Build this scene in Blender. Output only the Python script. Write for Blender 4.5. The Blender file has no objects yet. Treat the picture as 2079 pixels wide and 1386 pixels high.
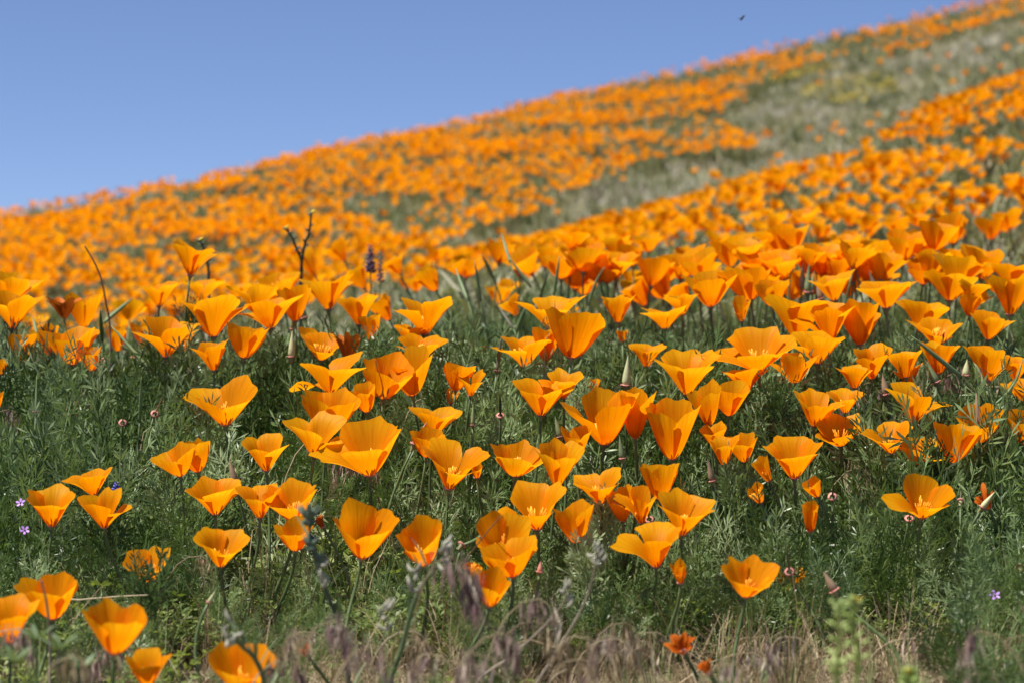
import bpy, math, random
import numpy as np
from mathutils import Vector, Matrix, Euler

R_ = math.radians
scene = bpy.context.scene
COL = scene.collection

# ------------------------------------------------------------------ camera
W, H = 2079.0, 1386.0
LENS = 85.0
F = LENS / 36.0 * W                      # focal length in photo pixels
HORIZON = 863.0                          # row of eye level in the photo
PITCH = math.atan((HORIZON - H / 2) / F)
CZ = 0.60
FOCUS = 2.42
cam_d = bpy.data.cameras.new('camera')
cam = bpy.data.objects.new('camera', cam_d); COL.objects.link(cam)
cam_d.lens = LENS; cam_d.sensor_width = 36.0; cam_d.clip_start = 0.05; cam_d.clip_end = 2000
cam.location = (0, 0, CZ); cam.rotation_euler = (math.pi / 2 + PITCH, 0, 0)
cam_d.dof.use_dof = True; cam_d.dof.focus_distance = FOCUS; cam_d.dof.aperture_fstop = 9.0
cam_d.dof.aperture_blades = 7
scene.camera = cam

# ------------------------------------------------------------------ world, sun, exposure
SUN_DIR = Vector((-0.40, -0.17, 0.87)).normalized()       # towards the sun
elev = math.asin(SUN_DIR.z); azim = math.atan2(SUN_DIR.x, SUN_DIR.y)
world = bpy.data.worlds.new('World'); scene.world = world; world.use_nodes = True
wn = world.node_tree.nodes; wn.clear()
wo = wn.new('ShaderNodeOutputWorld'); bg = wn.new('ShaderNodeBackground'); sky = wn.new('ShaderNodeTexSky')
sky.sky_type = 'NISHITA'; sky.sun_disc = False
sky.sun_elevation = elev; sky.sun_rotation = azim
sky.altitude = 2600; sky.air_density = 0.85; sky.dust_density = 0.0; sky.ozone_density = 5.5
bg.inputs['Strength'].default_value = 0.078
tint = wn.new('ShaderNodeMix'); tint.data_type = 'RGBA'; tint.blend_type = 'MULTIPLY'; tint.inputs[0].default_value = 1.0; tint.inputs[7].default_value = (1.07, 0.96, 1.0, 1)   # even violet cast of this dry sky
world.node_tree.links.new(sky.outputs[0], tint.inputs[6]); world.node_tree.links.new(tint.outputs[2], bg.inputs[0]); world.node_tree.links.new(bg.outputs[0], wo.inputs[0])
sun_d = bpy.data.lights.new('sun', 'SUN'); sun_d.energy = 5.0; sun_d.angle = R_(0.53); sun_d.color = (1.0, 0.955, 0.88)
sun = bpy.data.objects.new('sun', sun_d); COL.objects.link(sun)
sun.rotation_euler = SUN_DIR.to_track_quat('Z', 'Y').to_euler(); sun.location = (-4, 1, 9)
scene.view_settings.view_transform = 'Standard'; scene.view_settings.look = 'None'
scene.view_settings.exposure = 0.72; scene.view_settings.gamma = 1.0; scene.view_settings.use_curve_mapping = False
scene.render.engine = 'CYCLES'
scene.cycles.max_bounces = 6; scene.cycles.transmission_bounces = 4; scene.cycles.diffuse_bounces = 3

# ------------------------------------------------------------------ terrain: height of the flower canopy over the place
def vz(v): return math.tan(PITCH + math.atan((H / 2 - v) / F))
DN = [1.75, 2.0, 2.3, 2.6, 3.0, 3.4, 4.0, 5.0, 6.0, 7.5, 9.0, 10.0, 11.0, 13.0, 15.0, 17.0, 20.0]
UN = [-700, 0, 350, 700, 1040, 1400, 1750, 2079, 2700]
VT = [[1386, 1200, 1000, 830, 690, 640, 690, 770, 770, 740, 690, 660, 630, 570, 530, 515, 560],
      [1386, 1200, 1000, 830, 690, 635, 655, 720, 710, 670, 610, 580, 548, 490, 447, 430, 462],
      [1386, 1200, 1000, 820, 670, 615, 625, 680, 670, 640, 590, 556, 522, 458, 404, 366, 388],
      [1386, 1200, 1000, 810, 655, 600, 592, 610, 600, 570, 530, 500, 466, 402, 342, 294, 286],
      [1386, 1200, 1000, 810, 655, 592, 562, 550, 538, 518, 490, 462, 430, 360, 292, 242, 208],
      [1386, 1200, 1000, 800, 645, 582, 545, 505, 476, 425, 396, 390, 385, 340, 268, 200, 128],
      [1386, 1200, 1000, 800, 640, 572, 535, 488, 440, 362, 298, 270, 268, 232, 170, 112, 50],
      [1386, 1200, 1000, 800, 635, 562, 520, 460, 392, 292, 205, 155, 152, 122, 72, 22, -22],
      [1386, 1200, 1000, 800, 625, 545, 490, 410, 320, 190, 90, 30, 20, -20, -70, -120, -170]]
def smooth(a, n, axis):
    a = np.moveaxis(a, axis, 0)
    for _ in range(n):
        p = np.concatenate([a[:1], a, a[-1:]]); a = 0.25 * p[:-2] + 0.5 * p[1:-1] + 0.25 * p[2:]
    return np.moveaxis(a, 0, axis)
NU, NDD = 91, 420
UG = np.linspace(-700, 2700, NU)
DG = np.concatenate([np.linspace(-30, 1.5, 60), np.exp(np.linspace(math.log(1.52), math.log(26), 300)), np.exp(np.linspace(math.log(26.5), math.log(600), 60))])
_z = np.zeros((len(UN), len(DG)))
for i in range(len(UN)):
    far = np.interp(UN[i], [350, 1040], [1.0, 1.28])                 # the slope runs back farther on this side
    Di = [d if d <= 4 else 4 + (d - 4) * far for d in DN]
    zs = [Di[k] * vz(VT[i][k]) for k in range(len(DN))]
    end = zs[-1]
    Dk = [-30, -3, 0.0, 1.0, 1.4] + Di + [Di[-1] + 2.5, Di[-1] + 7, 45, 90, 600]
    Zk = [-2.2, -0.72, -0.50, -0.335, -0.262] + zs + [end - 0.05, end - 0.6, end - 3.2, end - 9, end - 30]
    _z[i] = np.interp(DG, Dk, Zk)
ZG = np.empty((NU, len(DG)))
for j in range(len(DG)):
    ZG[:, j] = np.interp(UG, UN, _z[:, j])
ZG = smooth(smooth(ZG, 10, 0), 4, 1)
def canopy(x, y):
    x = np.asarray(x, float); y = np.asarray(y, float)
    u = np.clip(W / 2 + F * x / np.maximum(y, 0.8), -700, 2699.9)
    fu = (u + 700) / 3400 * (NU - 1); iu = np.clip(fu.astype(int), 0, NU - 2); fu = fu - iu
    yj = np.interp(y, DG, np.arange(len(DG))); ij = np.clip(yj.astype(int), 0, len(DG) - 2); fj = yj - ij
    return ((1 - fu) * ((1 - fj) * ZG[iu, ij] + fj * ZG[iu, ij + 1]) + fu * ((1 - fj) * ZG[iu + 1, ij] + fj * ZG[iu + 1, ij + 1])) + CZ
def plant_h(y): return np.interp(np.asarray(y, float), [0, 1.85, 2.08, 2.40, 3], [0.10, 0.085, 0.085, 0.20, 0.20])   # height of the flower heads over the soil
def lump(x, y):
    return 0.012 * np.sin(9.1 * x + 2.3 * y) * np.sin(7.3 * y - 1.7 * x) + 0.03 * np.sin(1.9 * x + 1.1) * np.sin(1.3 * y + 0.4)
def ground_z(x, y):
    return canopy(x, y) - plant_h(y) + lump(x, y) * np.interp(y, [1.5, 3], [0.4, 1])
def gz(x, y): return float(ground_z(np.array([x]), np.array([y]))[0])
def at(u, v, D):
    """point of the place seen in photo pixel (u, v) at depth D"""
    c, s = math.cos(PITCH), math.sin(PITCH)
    a, b = (u - W / 2) / F, (H / 2 - v) / F
    return Vector((D * a, D * (c - b * s), D * (s + b * c) + CZ))
def project(x, y, z):
    c, s = math.cos(PITCH), math.sin(PITCH)
    z = z - CZ; d = y * c + z * s; h = -y * s + z * c
    return W / 2 + F * x / d, H / 2 - F * h / d
DNEAR = np.linspace(1.4, 8, 600)
def depth_at(u, v, dmax=3.45):
    """depth on the near bank where the canopy shows at row v"""
    d = DNEAR[DNEAR <= dmax]
    a = (min(max(u, -300), 2400) - W / 2) / F
    _, vv = project(d * a, d, canopy(d * a, d))
    k = np.argmax(vv <= v)
    if vv[k] > v: return float(d[np.argmin(vv)])
    return float(d[k])

# ------------------------------------------------------------------ materials
def new_mat(name):
    m = bpy.data.materials.new(name); m.use_nodes = True; m.node_tree.nodes.clear()
    return m, m.node_tree.nodes, m.node_tree.links
def ramp(nodes, stops):
    r = nodes.new('ShaderNodeValToRGB'); e = r.color_ramp.elements
    while len(e) < len(stops): e.new(0.5)
    for k, (p, c) in enumerate(stops): e[k].position = p; e[k].color = (*c, 1)
    return r
def leafy(name, stops, transl=0.3, rough=0.55, scale=14.0, spec=0.35, rnd=0.35, trans_tint=(1.2, 1.25, 0.6)):
    """thin plant tissue: colour from noise and from each plant's own random number"""
    m, N, L = new_mat(name)
    out = N.new('ShaderNodeOutputMaterial'); geo = N.new('ShaderNodeNewGeometry'); oi = N.new('ShaderNodeObjectInfo')
    no = N.new('ShaderNodeTexNoise'); no.inputs['Scale'].default_value = scale; no.inputs['Detail'].default_value = 3
    L.new(geo.outputs['Position'], no.inputs['Vector'])
    mx = N.new('ShaderNodeMath'); mx.operation = 'MULTIPLY_ADD'; mx.inputs[1].default_value = rnd
    L.new(oi.outputs['Random'], mx.inputs[0])
    sub = N.new('ShaderNodeMath'); sub.operation = 'SUBTRACT'; L.new(no.outputs['Fac'], sub.inputs[0]); sub.inputs[1].default_value = rnd / 2
    L.new(sub.outputs[0], mx.inputs[2])
    rp = ramp(N, stops); L.new(mx.outputs[0], rp.inputs[0])
    p = N.new('ShaderNodeBsdfPrincipled'); p.inputs['Roughness'].default_value = rough; p.inputs['Specular IOR Level'].default_value = spec
    L.new(rp.outputs[0], p.inputs['Base Color'])
    if transl > 0:
        t = N.new('ShaderNodeBsdfTranslucent'); mul = N.new('ShaderNodeMix'); mul.data_type = 'RGBA'; mul.blend_type = 'MULTIPLY'
        mul.inputs[0].default_value = 1.0; L.new(rp.outputs[0], mul.inputs[6]); mul.inputs[7].default_value = (*trans_tint, 1)
        L.new(mul.outputs[2], t.inputs['Color'])
        ms = N.new('ShaderNodeMixShader'); ms.inputs[0].default_value = transl
        L.new(p.outputs[0], ms.inputs[1]); L.new(t.outputs[0], ms.inputs[2]); L.new(ms.outputs[0], out.inputs[0])
    else:
        L.new(p.outputs[0], out.inputs[0])
    return m
def petal_mat(name, base, edge, transl=0.58, hue=0.0):
    m, N, L = new_mat(name)
    out = N.new('ShaderNodeOutputMaterial'); uv = N.new('ShaderNodeUVMap'); oi = N.new('ShaderNodeObjectInfo')
    sep = N.new('ShaderNodeSeparateXYZ'); L.new(uv.outputs[0], sep.inputs[0])
    # colour runs from a deeper throat to a yellower rim, as the pigment does
    rp = ramp(N, [(0.0, (base[0] * 0.9, base[1] * 0.62, base[2])), (0.22, base), (0.72, base), (1.0, edge)])
    ad = N.new('ShaderNodeMath'); ad.operation = 'MULTIPLY_ADD'; ad.inputs[1].default_value = 0.5; ad.inputs[2].default_value = -0.25
    L.new(oi.outputs['Random'], ad.inputs[0])
    ad2 = N.new('ShaderNodeMath'); L.new(sep.outputs[1], ad2.inputs[0]); L.new(ad.outputs[0], ad2.inputs[1]); L.new(ad2.outputs[0], rp.inputs[0])
    # fine veins fanning from the base
    mp = N.new('ShaderNodeMapping'); mp.inputs['Scale'].default_value = (26, 1.6, 1); L.new(uv.outputs[0], mp.inputs[0])
    no = N.new('ShaderNodeTexNoise'); no.inputs['Scale'].default_value = 1.0; no.inputs['Detail'].default_value = 4; L.new(mp.outputs[0], no.inputs['Vector'])
    vr = ramp(N, [(0.28, (0.86, 0.74, 0.7)), (0.62, (1, 1, 1))]); L.new(no.outputs['Fac'], vr.inputs[0])
    mu = N.new('ShaderNodeMix'); mu.data_type = 'RGBA'; mu.blend_type = 'MULTIPLY'; mu.inputs[0].default_value = 1.0
    L.new(rp.outputs[0], mu.inputs[6]); L.new(vr.outputs[0], mu.inputs[7])
    bp = N.new('ShaderNodeBump'); bp.inputs['Strength'].default_value = 0.45; bp.inputs['Distance'].default_value = 0.0012; L.new(no.outputs['Fac'], bp.inputs['Height'])
    p = N.new('ShaderNodeBsdfPrincipled'); p.inputs['Roughness'].default_value = 0.46; p.inputs['Specular IOR Level'].default_value = 0.09
    p.inputs['Sheen Weight'].default_value = 0.0
    L.new(mu.outputs[2], p.inputs['Base Color']); L.new(bp.outputs[0], p.inputs['Normal'])
    t = N.new('ShaderNodeBsdfTranslucent'); L.new(mu.outputs[2], t.inputs['Color']); L.new(bp.outputs[0], t.inputs['Normal'])
    ms = N.new('ShaderNodeMixShader'); ms.inputs[0].default_value = transl
    L.new(p.outputs[0], ms.inputs[1]); L.new(t.outputs[0], ms.inputs[2]); L.new(ms.outputs[0], out.inputs[0])
    return m
def plain(name, col, rough=0.6, var=0.25, scale=60, spec=0.3):
    k = 1 - var
    return leafy(name, [(0.25, tuple(c * k for c in col)), (0.75, tuple(min(1, c * (1 + var)) for c in col))], 0.0, rough, scale, spec)
M = {}
M['petal'] = petal_mat('poppy_petal', (0.95, 0.335, 0.0012), (0.97, 0.43, 0.004))
M['petal_far'] = petal_mat('distant_petal', (0.95, 0.37, 0.002), (0.96, 0.43, 0.004), 0.62)
M['petal_old'] = petal_mat('wilted_petal', (0.42, 0.085, 0.006), (0.5, 0.13, 0.01), 0.2)  # wilted tone, darkened further in the colour to stand for shade
M['stamen'] = plain('stamen', (0.95, 0.42, 0.02), 0.5, 0.1)
M['stem'] = leafy('poppy_stem', [(0.3, (0.07, 0.11, 0.035)), (0.7, (0.13, 0.18, 0.07))], 0.1, 0.5, 30)
M['rim'] = plain('receptacle_rim', (0.50, 0.20, 0.16), 0.55, 0.3)
M['cup'] = plain('receptacle_cup', (0.22, 0.20, 0.09), 0.55, 0.3)
M['bud_green'] = plain('bud_green', (0.20, 0.25, 0.11), 0.5, 0.25, 80)
M['bud_pale'] = plain('bud_pale', (0.46, 0.47, 0.24), 0.5, 0.15, 80)
M['bud_brown'] = plain('bud_brown', (0.30, 0.20, 0.12), 0.55, 0.25, 80)
M['bud_pink'] = plain('bud_pink', (0.46, 0.20, 0.15), 0.55, 0.2, 80)
M['pod'] = leafy('seed_pod', [(0.3, (0.11, 0.17, 0.06)), (0.7, (0.2, 0.27, 0.12))], 0.1, 0.5, 40)
M['pod_dark'] = plain('seed_pod_dark', (0.10, 0.09, 0.055), 0.5, 0.3)
M['leaf'] = leafy('poppy_leaf', [(0.1, (0.032, 0.064, 0.015)), (0.45, (0.095, 0.155, 0.042)), (0.75, (0.20, 0.275, 0.11)), (0.95, (0.33, 0.40, 0.21))], 0.22, 0.40, 9, 0.45, 0.8)
M['leaf_bright'] = leafy('filaree_leaf', [(0.2, (0.09, 0.14, 0.03)), (0.5, (0.16, 0.22, 0.055)), (0.8, (0.26, 0.31, 0.10))], 0.35, 0.5, 9, 0.4, 0.5)
M['grass_green'] = leafy('green_grass_blade', [(0.2, (0.09, 0.14, 0.04)), (0.8, (0.26, 0.31, 0.13))], 0.3, 0.45, 12, 0.4, 0.5)
M['straw'] = leafy('dry_straw', [(0.2, (0.20, 0.13, 0.075)), (0.5, (0.36, 0.27, 0.16)), (0.8, (0.52, 0.43, 0.28))], 0.2, 0.6, 25, 0.3, 0.6, (1.1, 1.0, 0.8))
M['brome'] = leafy('purple_brome', [(0.2, (0.17, 0.10, 0.10)), (0.5, (0.34, 0.24, 0.20)), (0.8, (0.58, 0.50, 0.38))], 0.2, 0.55, 45, 0.3, 0.6, (1.1, 0.95, 0.9))
M['brome_tan'] = leafy('tan_brome', [(0.2, (0.22, 0.15, 0.08)), (0.8, (0.5, 0.41, 0.26))], 0.2, 0.55, 45, 0.3, 0.5, (1.1, 1, 0.8))
M['hill_leaf'] = leafy('hill_herb', [(0.2, (0.14, 0.16, 0.075)), (0.5, (0.25, 0.26, 0.15)), (0.8, (0.40, 0.37, 0.25))], 0.25, 0.6, 2.2, 0.3, 0.5)
M['hill_dry'] = leafy('hill_dry_grass', [(0.2, (0.30, 0.29, 0.20)), (0.5, (0.46, 0.44, 0.34)), (0.8, (0.62, 0.60, 0.51))], 0.2, 0.7, 2.2, 0.2, 0.6, (1.1, 1, 0.8))
M['yellow'] = plain('yellow_petal', (0.72, 0.55, 0.05), 0.5, 0.1)
M['violet'] = plain('violet_petal', (0.42, 0.22, 0.62), 0.5, 0.15)
M['blue'] = plain('lupine_blue', (0.10, 0.10, 0.42), 0.5, 0.25)
M['owl'] = plain('dusky_purple', (0.13, 0.07, 0.12), 0.6, 0.3)
M['wool'] = leafy('woolly_grey', [(0.3, (0.25, 0.24, 0.18)), (0.7, (0.46, 0.44, 0.35))], 0.15, 0.8, 60, 0.1)
M['bristle'] = leafy('bristly_green', [(0.3, (0.05, 0.075, 0.05)), (0.7, (0.13, 0.17, 0.12))], 0.1, 0.6, 60, 0.3)
M['sage'] = leafy('grey_green_leaf', [(0.3, (0.10, 0.15, 0.07)), (0.7, (0.22, 0.28, 0.16))], 0.25, 0.6, 30, 0.3)
M['raceme'] = leafy('pale_green_raceme', [(0.3, (0.24, 0.34, 0.08)), (0.7, (0.42, 0.50, 0.18))], 0.2, 0.6, 30, 0.3)
M['twig'] = plain('pale_twig', (0.32, 0.26, 0.20), 0.7, 0.3, 50)
M['insect'] = plain('insect_body', (0.02, 0.018, 0.015), 0.4, 0.3)
m, N, L = new_mat('insect_wing'); M['wing'] = m
_o = N.new('ShaderNodeOutputMaterial'); _a = N.new('ShaderNodeBsdfTranslucent'); _a.inputs[0].default_value = (0.6, 0.6, 0.6, 1)
_b = N.new('ShaderNodeBsdfTransparent'); _c = N.new('ShaderNodeMixShader'); _c.inputs[0].default_value = 0.55
L.new(_a.outputs[0], _c.inputs[1]); L.new(_b.outputs[0], _c.inputs[2]); L.new(_c.outputs[0], _o.inputs[0])
# soil with dry litter
m, N, L = new_mat('hillside_soil'); M['soil'] = m
_o = N.new('ShaderNodeOutputMaterial'); geo = N.new('ShaderNodeNewGeometry')
n1 = N.new('ShaderNodeTexNoise'); n1.inputs['Scale'].default_value = 1.3; n1.inputs['Detail'].default_value = 8; L.new(geo.outputs['Position'], n1.inputs['Vector'])
n2 = N.new('ShaderNodeTexNoise'); n2.inputs['Scale'].default_value = 55; n2.inputs['Detail'].default_value = 5; L.new(geo.outputs['Position'], n2.inputs['Vector'])
r1 = ramp(N, [(0.3, (0.11, 0.11, 0.055)), (0.5, (0.19, 0.165, 0.095)), (0.7, (0.32, 0.27, 0.17))]); L.new(n1.outputs['Fac'], r1.inputs[0])
r2 = ramp(N, [(0.3, (0.45, 0.42, 0.4)), (0.7, (1.25, 1.2, 1.1))]); L.new(n2.outputs['Fac'], r2.inputs[0])
mu = N.new('ShaderNodeMix'); mu.data_type = 'RGBA'; mu.blend_type = 'MULTIPLY'; mu.inputs[0].default_value = 1; L.new(r1.outputs[0], mu.inputs[6]); L.new(r2.outputs[0], mu.inputs[7])
bp = N.new('ShaderNodeBump'); bp.inputs['Strength'].default_value = 0.8; bp.inputs['Distance'].default_value = 0.01; L.new(n2.outputs['Fac'], bp.inputs['Height'])
p = N.new('ShaderNodeBsdfPrincipled'); p.inputs['Roughness'].default_value = 0.95; L.new(mu.outputs[2], p.inputs['Base Color']); L.new(bp.outputs[0], p.inputs['Normal']); L.new(p.outputs[0], _o.inputs[0])

# ------------------------------------------------------------------ mesh helpers
class MB:
    """collects vertices, faces and uvs of ONE mesh object"""
    def __init__(s): s.v = []; s.f = []; s.uv = []
    def add(s, vs, fs):
        k = len(s.v); s.v.extend(vs); s.f.extend([tuple(i + k for i in f) for f in fs])
    def tube(s, pts, rad, n=6, cap=True):
        pts = [Vector(p) for p in pts]; m = len(pts)
        if not hasattr(rad, '__len__'): rad = [rad] * m
        vs = []; ref = None
        for i in range(m):
            t = (pts[min(i + 1, m - 1)] - pts[max(i - 1, 0)]).normalized()
            if ref is None: ref = t.orthogonal().normalized()
            ref = (ref - t * ref.dot(t)); ref = ref.normalized() if ref.length > 1e-6 else t.orthogonal().normalized()
            b = t.cross(ref)
            for k in range(n):
                a = 2 * math.pi * k / n; vs.append(pts[i] + (ref * math.cos(a) + b * math.sin(a)) * rad[i])
        fs = [(i * n + k, i * n + (k + 1) % n, (i + 1) * n + (k + 1) % n, (i + 1) * n + k) for i in range(m - 1) for k in range(n)]
        if cap: fs += [tuple(range(n - 1, -1, -1)), tuple(range((m - 1) * n, m * n))]
        s.add(vs, fs)
    def blade(s, pts, wid, side):
        """flat tapering ribbon along pts"""
        vs = []; m = len(pts)
        for i, p in enumerate(pts):
            p = Vector(p); w = wid[i] if hasattr(wid, '__len__') else wid
            vs += [p - side * w / 2, p + side * w / 2]
        s.add(vs, [(2 * i, 2 * i + 1, 2 * i + 3, 2 * i + 2) for i in range(m - 1)])
    def mesh(s, name, mat, smooth_=True):
        me = bpy.data.meshes.new(name); me.from_pydata([tuple(v) for v in s.v], [], s.f)
        if s.uv:
            l = me.uv_layers.new(name='UVMap'); a = np.array(s.uv, np.float32)
            idx = np.empty(len(me.loops), np.int32); me.loops.foreach_get('vertex_index', idx); l.data.foreach_set('uv', a[idx].ravel())
        me.materials.append(mat)
        if smooth_: me.polygons.foreach_set('use_smooth', [True] * len(me.polygons))
        return me
def obj(name, me, parent=None, loc=None):
    o = bpy.data.objects.new(name, me); COL.objects.link(o)
    if parent: o.parent = parent
    if loc is not None: o.location = loc
    return o
def thing(name, loc, label, cat, group=None):
    o = bpy.data.objects.new(name, None); COL.objects.link(o); o.location = loc; o.empty_display_size = 0.01
    o['label'] = label; o['category'] = cat; o['kind'] = 'thing'
    if group: o['group'] = group
    return o
def bez(p0, p1, p2, p3, n):
    out = []
    for i in range(n):
        t = i / (n - 1); a = 1 - t
        out.append(p0 * a ** 3 + p1 * 3 * a * a * t + p2 * 3 * a * t * t + p3 * t ** 3)
    return out
def basis(axis, spin):
    q = Vector(axis).normalized().to_track_quat('Z', 'Y')
    return (q.to_matrix() @ Matrix.Rotation(spin, 3, 'Z'))

# ------------------------------------------------------------------ ground
ys = np.concatenate([np.linspace(-30, 1.0, 22), np.exp(np.linspace(math.log(1.06), math.log(28), 190)), np.exp(np.linspace(math.log(29), math.log(600), 26))])
q = np.linspace(-1, 1, 181); q = np.sign(q) * (0.35 * np.abs(q) + 0.65 * np.abs(q) ** 3)
X = q[None, :] * (np.maximum(np.abs(ys), 5)[:, None] * 1.6 + 2); Y = np.repeat(ys[:, None], len(q), 1)
Z = ground_z(X.ravel(), Y.ravel())
gv = np.stack([X.ravel(), Y.ravel(), Z], 1); nq = len(q)
gf = [(i * nq + j, i * nq + j + 1, (i + 1) * nq + j + 1, (i + 1) * nq + j) for i in range(len(ys) - 1) for j in range(nq - 1)]
gm = bpy.data.meshes.new('hillside'); gm.from_pydata(gv.tolist(), [], gf); gm.materials.append(M['soil']); gm.polygons.foreach_set('use_smooth', [True] * len(gf))
go = obj('hillside_ground', gm); go['kind'] = 'structure'; go['label'] = 'sloping hillside soil under the flowers'; go['category'] = 'hillside'

# ------------------------------------------------------------------ poppies
STYLE = {   # radius exponent, height exponent, half angle of a petal, rim curl, ruffle
    'f': (0.86, 0.97, 62, 0.16, 0.050), 'c': (0.66, 1.05, 66, 0.05, 0.042), 't': (0.60, 1.04, 68, 0.04, 0.038),
    'b': (0.68, 1.10, 65, 0.07, 0.050), 'o': (0.80, 1.06, 62, 0.10, 0.055), 'n': (0.55, 1.05, 70, 0.0, 0.03), 'w': (0.85, 1.0, 58, 0.25, 0.20)}
def petal(rng, R, Hh, phi0, style, scale, delta, ns=10, nt=15, mat=None, reach=1.0):
    er, ez, half, curl, ruf = STYLE[style]
    half = R_(half * rng.uniform(0.92, 1.06)); n1 = rng.choice([3, 4, 5]); ph = rng.uniform(0, 6.28); ph2 = rng.uniform(0, 6.28)
    ruf *= rng.uniform(0.6, 1.5); curl *= rng.uniform(0.3, 1.6); corner = rng.uniform(0.24, 0.40) if style != 'n' else 0.15; dip = rng.uniform(-0.03, 0.05); skew = rng.uniform(-0.06, 0.06)
    b = MB(); r0 = 0.0016 + 0.05 * R; 
    er *= rng.uniform(0.92, 1.1); foldr = rng.uniform(-0.05, 0.07)
    for i in range(ns):
        s0 = i / (ns - 1)
        for j in range(nt):
            t = -1 + 2 * j / (nt - 1)
            top = 1 - corner * abs(t) ** 2.5 - dip * math.exp(-(t / 0.22) ** 2) + skew * t + 0.014 * math.sin(7 * t + ph) + 0.010 * math.sin(15 * t + ph2)
            s = s0 * top * reach
            wd = half * (0.84 + 0.16 * s)
            a = wd * t
            sr = (0.80 * s ** 0.76 + 0.20 * s ** 2.4) if style == 'f' else s ** er
            r = r0 + (R * scale - r0) * sr; z = Hh * s ** ez
            k = max(0, s - 0.62); r += curl * R * k * k * 6 * (0.5 + t * t); z -= curl * Hh * k * k * 4 * (0.4 + 0.9 * t * t)
            r *= 1 + 0.16 * s * (1 / max(math.cos(a), 0.5) - 1)
            w = ruf * s ** 2.2 * (math.sin(n1 * t * 1.7 + ph) + 0.5 * math.sin(2.3 * n1 * t + ph2)) + 0.030 * s ** 2.5 * math.sin(13 * t + ph2) * math.sin(5 * t + ph)
            if style == 'w': w += 0.16 * s * math.sin(6 * s + 5 * t + ph2)
            r += R * w; z += 0.35 * Hh * w + foldr * Hh * t * t * s
            rx, ty = r * math.cos(a), r * math.sin(a)
            dq = delta * min(1.0, 0.25 + s * 0.95); cd, sd = math.cos(dq), math.sin(dq)
            rx, z = (rx - r0) * cd + z * sd + r0, -(rx - r0) * sd + z * cd
            c, sn = math.cos(phi0), math.sin(phi0)
            b.v.append(Vector((rx * c - ty * sn, rx * sn + ty * c, z))); b.uv.append((t * 0.5 + 0.5, s0))
    b.f = [(i * nt + j, i * nt + j + 1, (i + 1) * nt + j + 1, (i + 1) * nt + j) for i in range(ns - 1) for j in range(nt - 1)]
    return b
def receptacle_meshes():
    cup = MB(); prof = [(0.0012, -0.0065), (0.0017, -0.004), (0.0026, -0.0015), (0.0030, 0.0004)]
    n = 10
    for (r, z) in prof: cup.v += [Vector((r * math.cos(6.2832 * k / n), r * math.sin(6.2832 * k / n), z)) for k in range(n)]
    cup.f = [(i * n + k, i * n + (k + 1) % n, (i + 1) * n + (k + 1) % n, (i + 1) * n + k) for i in range(3) for k in range(n)]
    rim = MB(); n = 14
    prof = [(0.0026, -0.0008), (0.0044, -0.0002), (0.0048, 0.0004), (0.0028, 0.0007)]
    for (r, z) in prof: rim.v += [Vector(((r + 0.0002 * math.sin(3 * k)) * math.cos(6.2832 * k / n), r * math.sin(6.2832 * k / n), z + 0.0003 * math.sin(2 * k))) for k in range(n)]
    rim.f = [(i * n + k, i * n + (k + 1) % n, (i + 1) * n + (k + 1) % n, (i + 1) * n + k) for i in range(3) for k in range(n)]
    return cup.mesh('receptacle', M['cup']), rim.mesh('receptacle_rim', M['rim'])
CUP, RIM = receptacle_meshes()
def stamen_mesh(seed):
    rng = random.Random(seed); b = MB()
    for k in range(22):
        a = rng.uniform(0, 6.28); tilt = rng.uniform(0.05, 0.55); L_ = rng.uniform(0.010, 0.015)
        d = Vector((math.cos(a) * math.sin(tilt), math.sin(a) * math.sin(tilt), math.cos(tilt))); o = Vector((math.cos(a), math.sin(a), 0)) * 0.0012
        p = o + d * L_
        b.tube([o, o + d * L_ * 0.5, p, p + d * 0.004], [0.0003, 0.0003, 0.00075, 0.0004], 4)
    return b.mesh('stamens', M['stamen'])
STAM = [stamen_mesh(k) for k in range(3)]
def stem_pts(P0, axis, rng, n=9, wander=0.03):
    gx, gy = P0.x + rng.uniform(-wander, wander) - axis.x * 0.05, P0.y + rng.uniform(-0.02, 0.03)
    G = Vector((gx, gy, gz(gx, gy) - 0.004)); d = (P0 - G).length
    return G, bez(P0, P0 - axis * d * 0.35, G + Vector((rng.uniform(-0.02, 0.02), 0, d * 0.4)), G, n)
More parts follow.
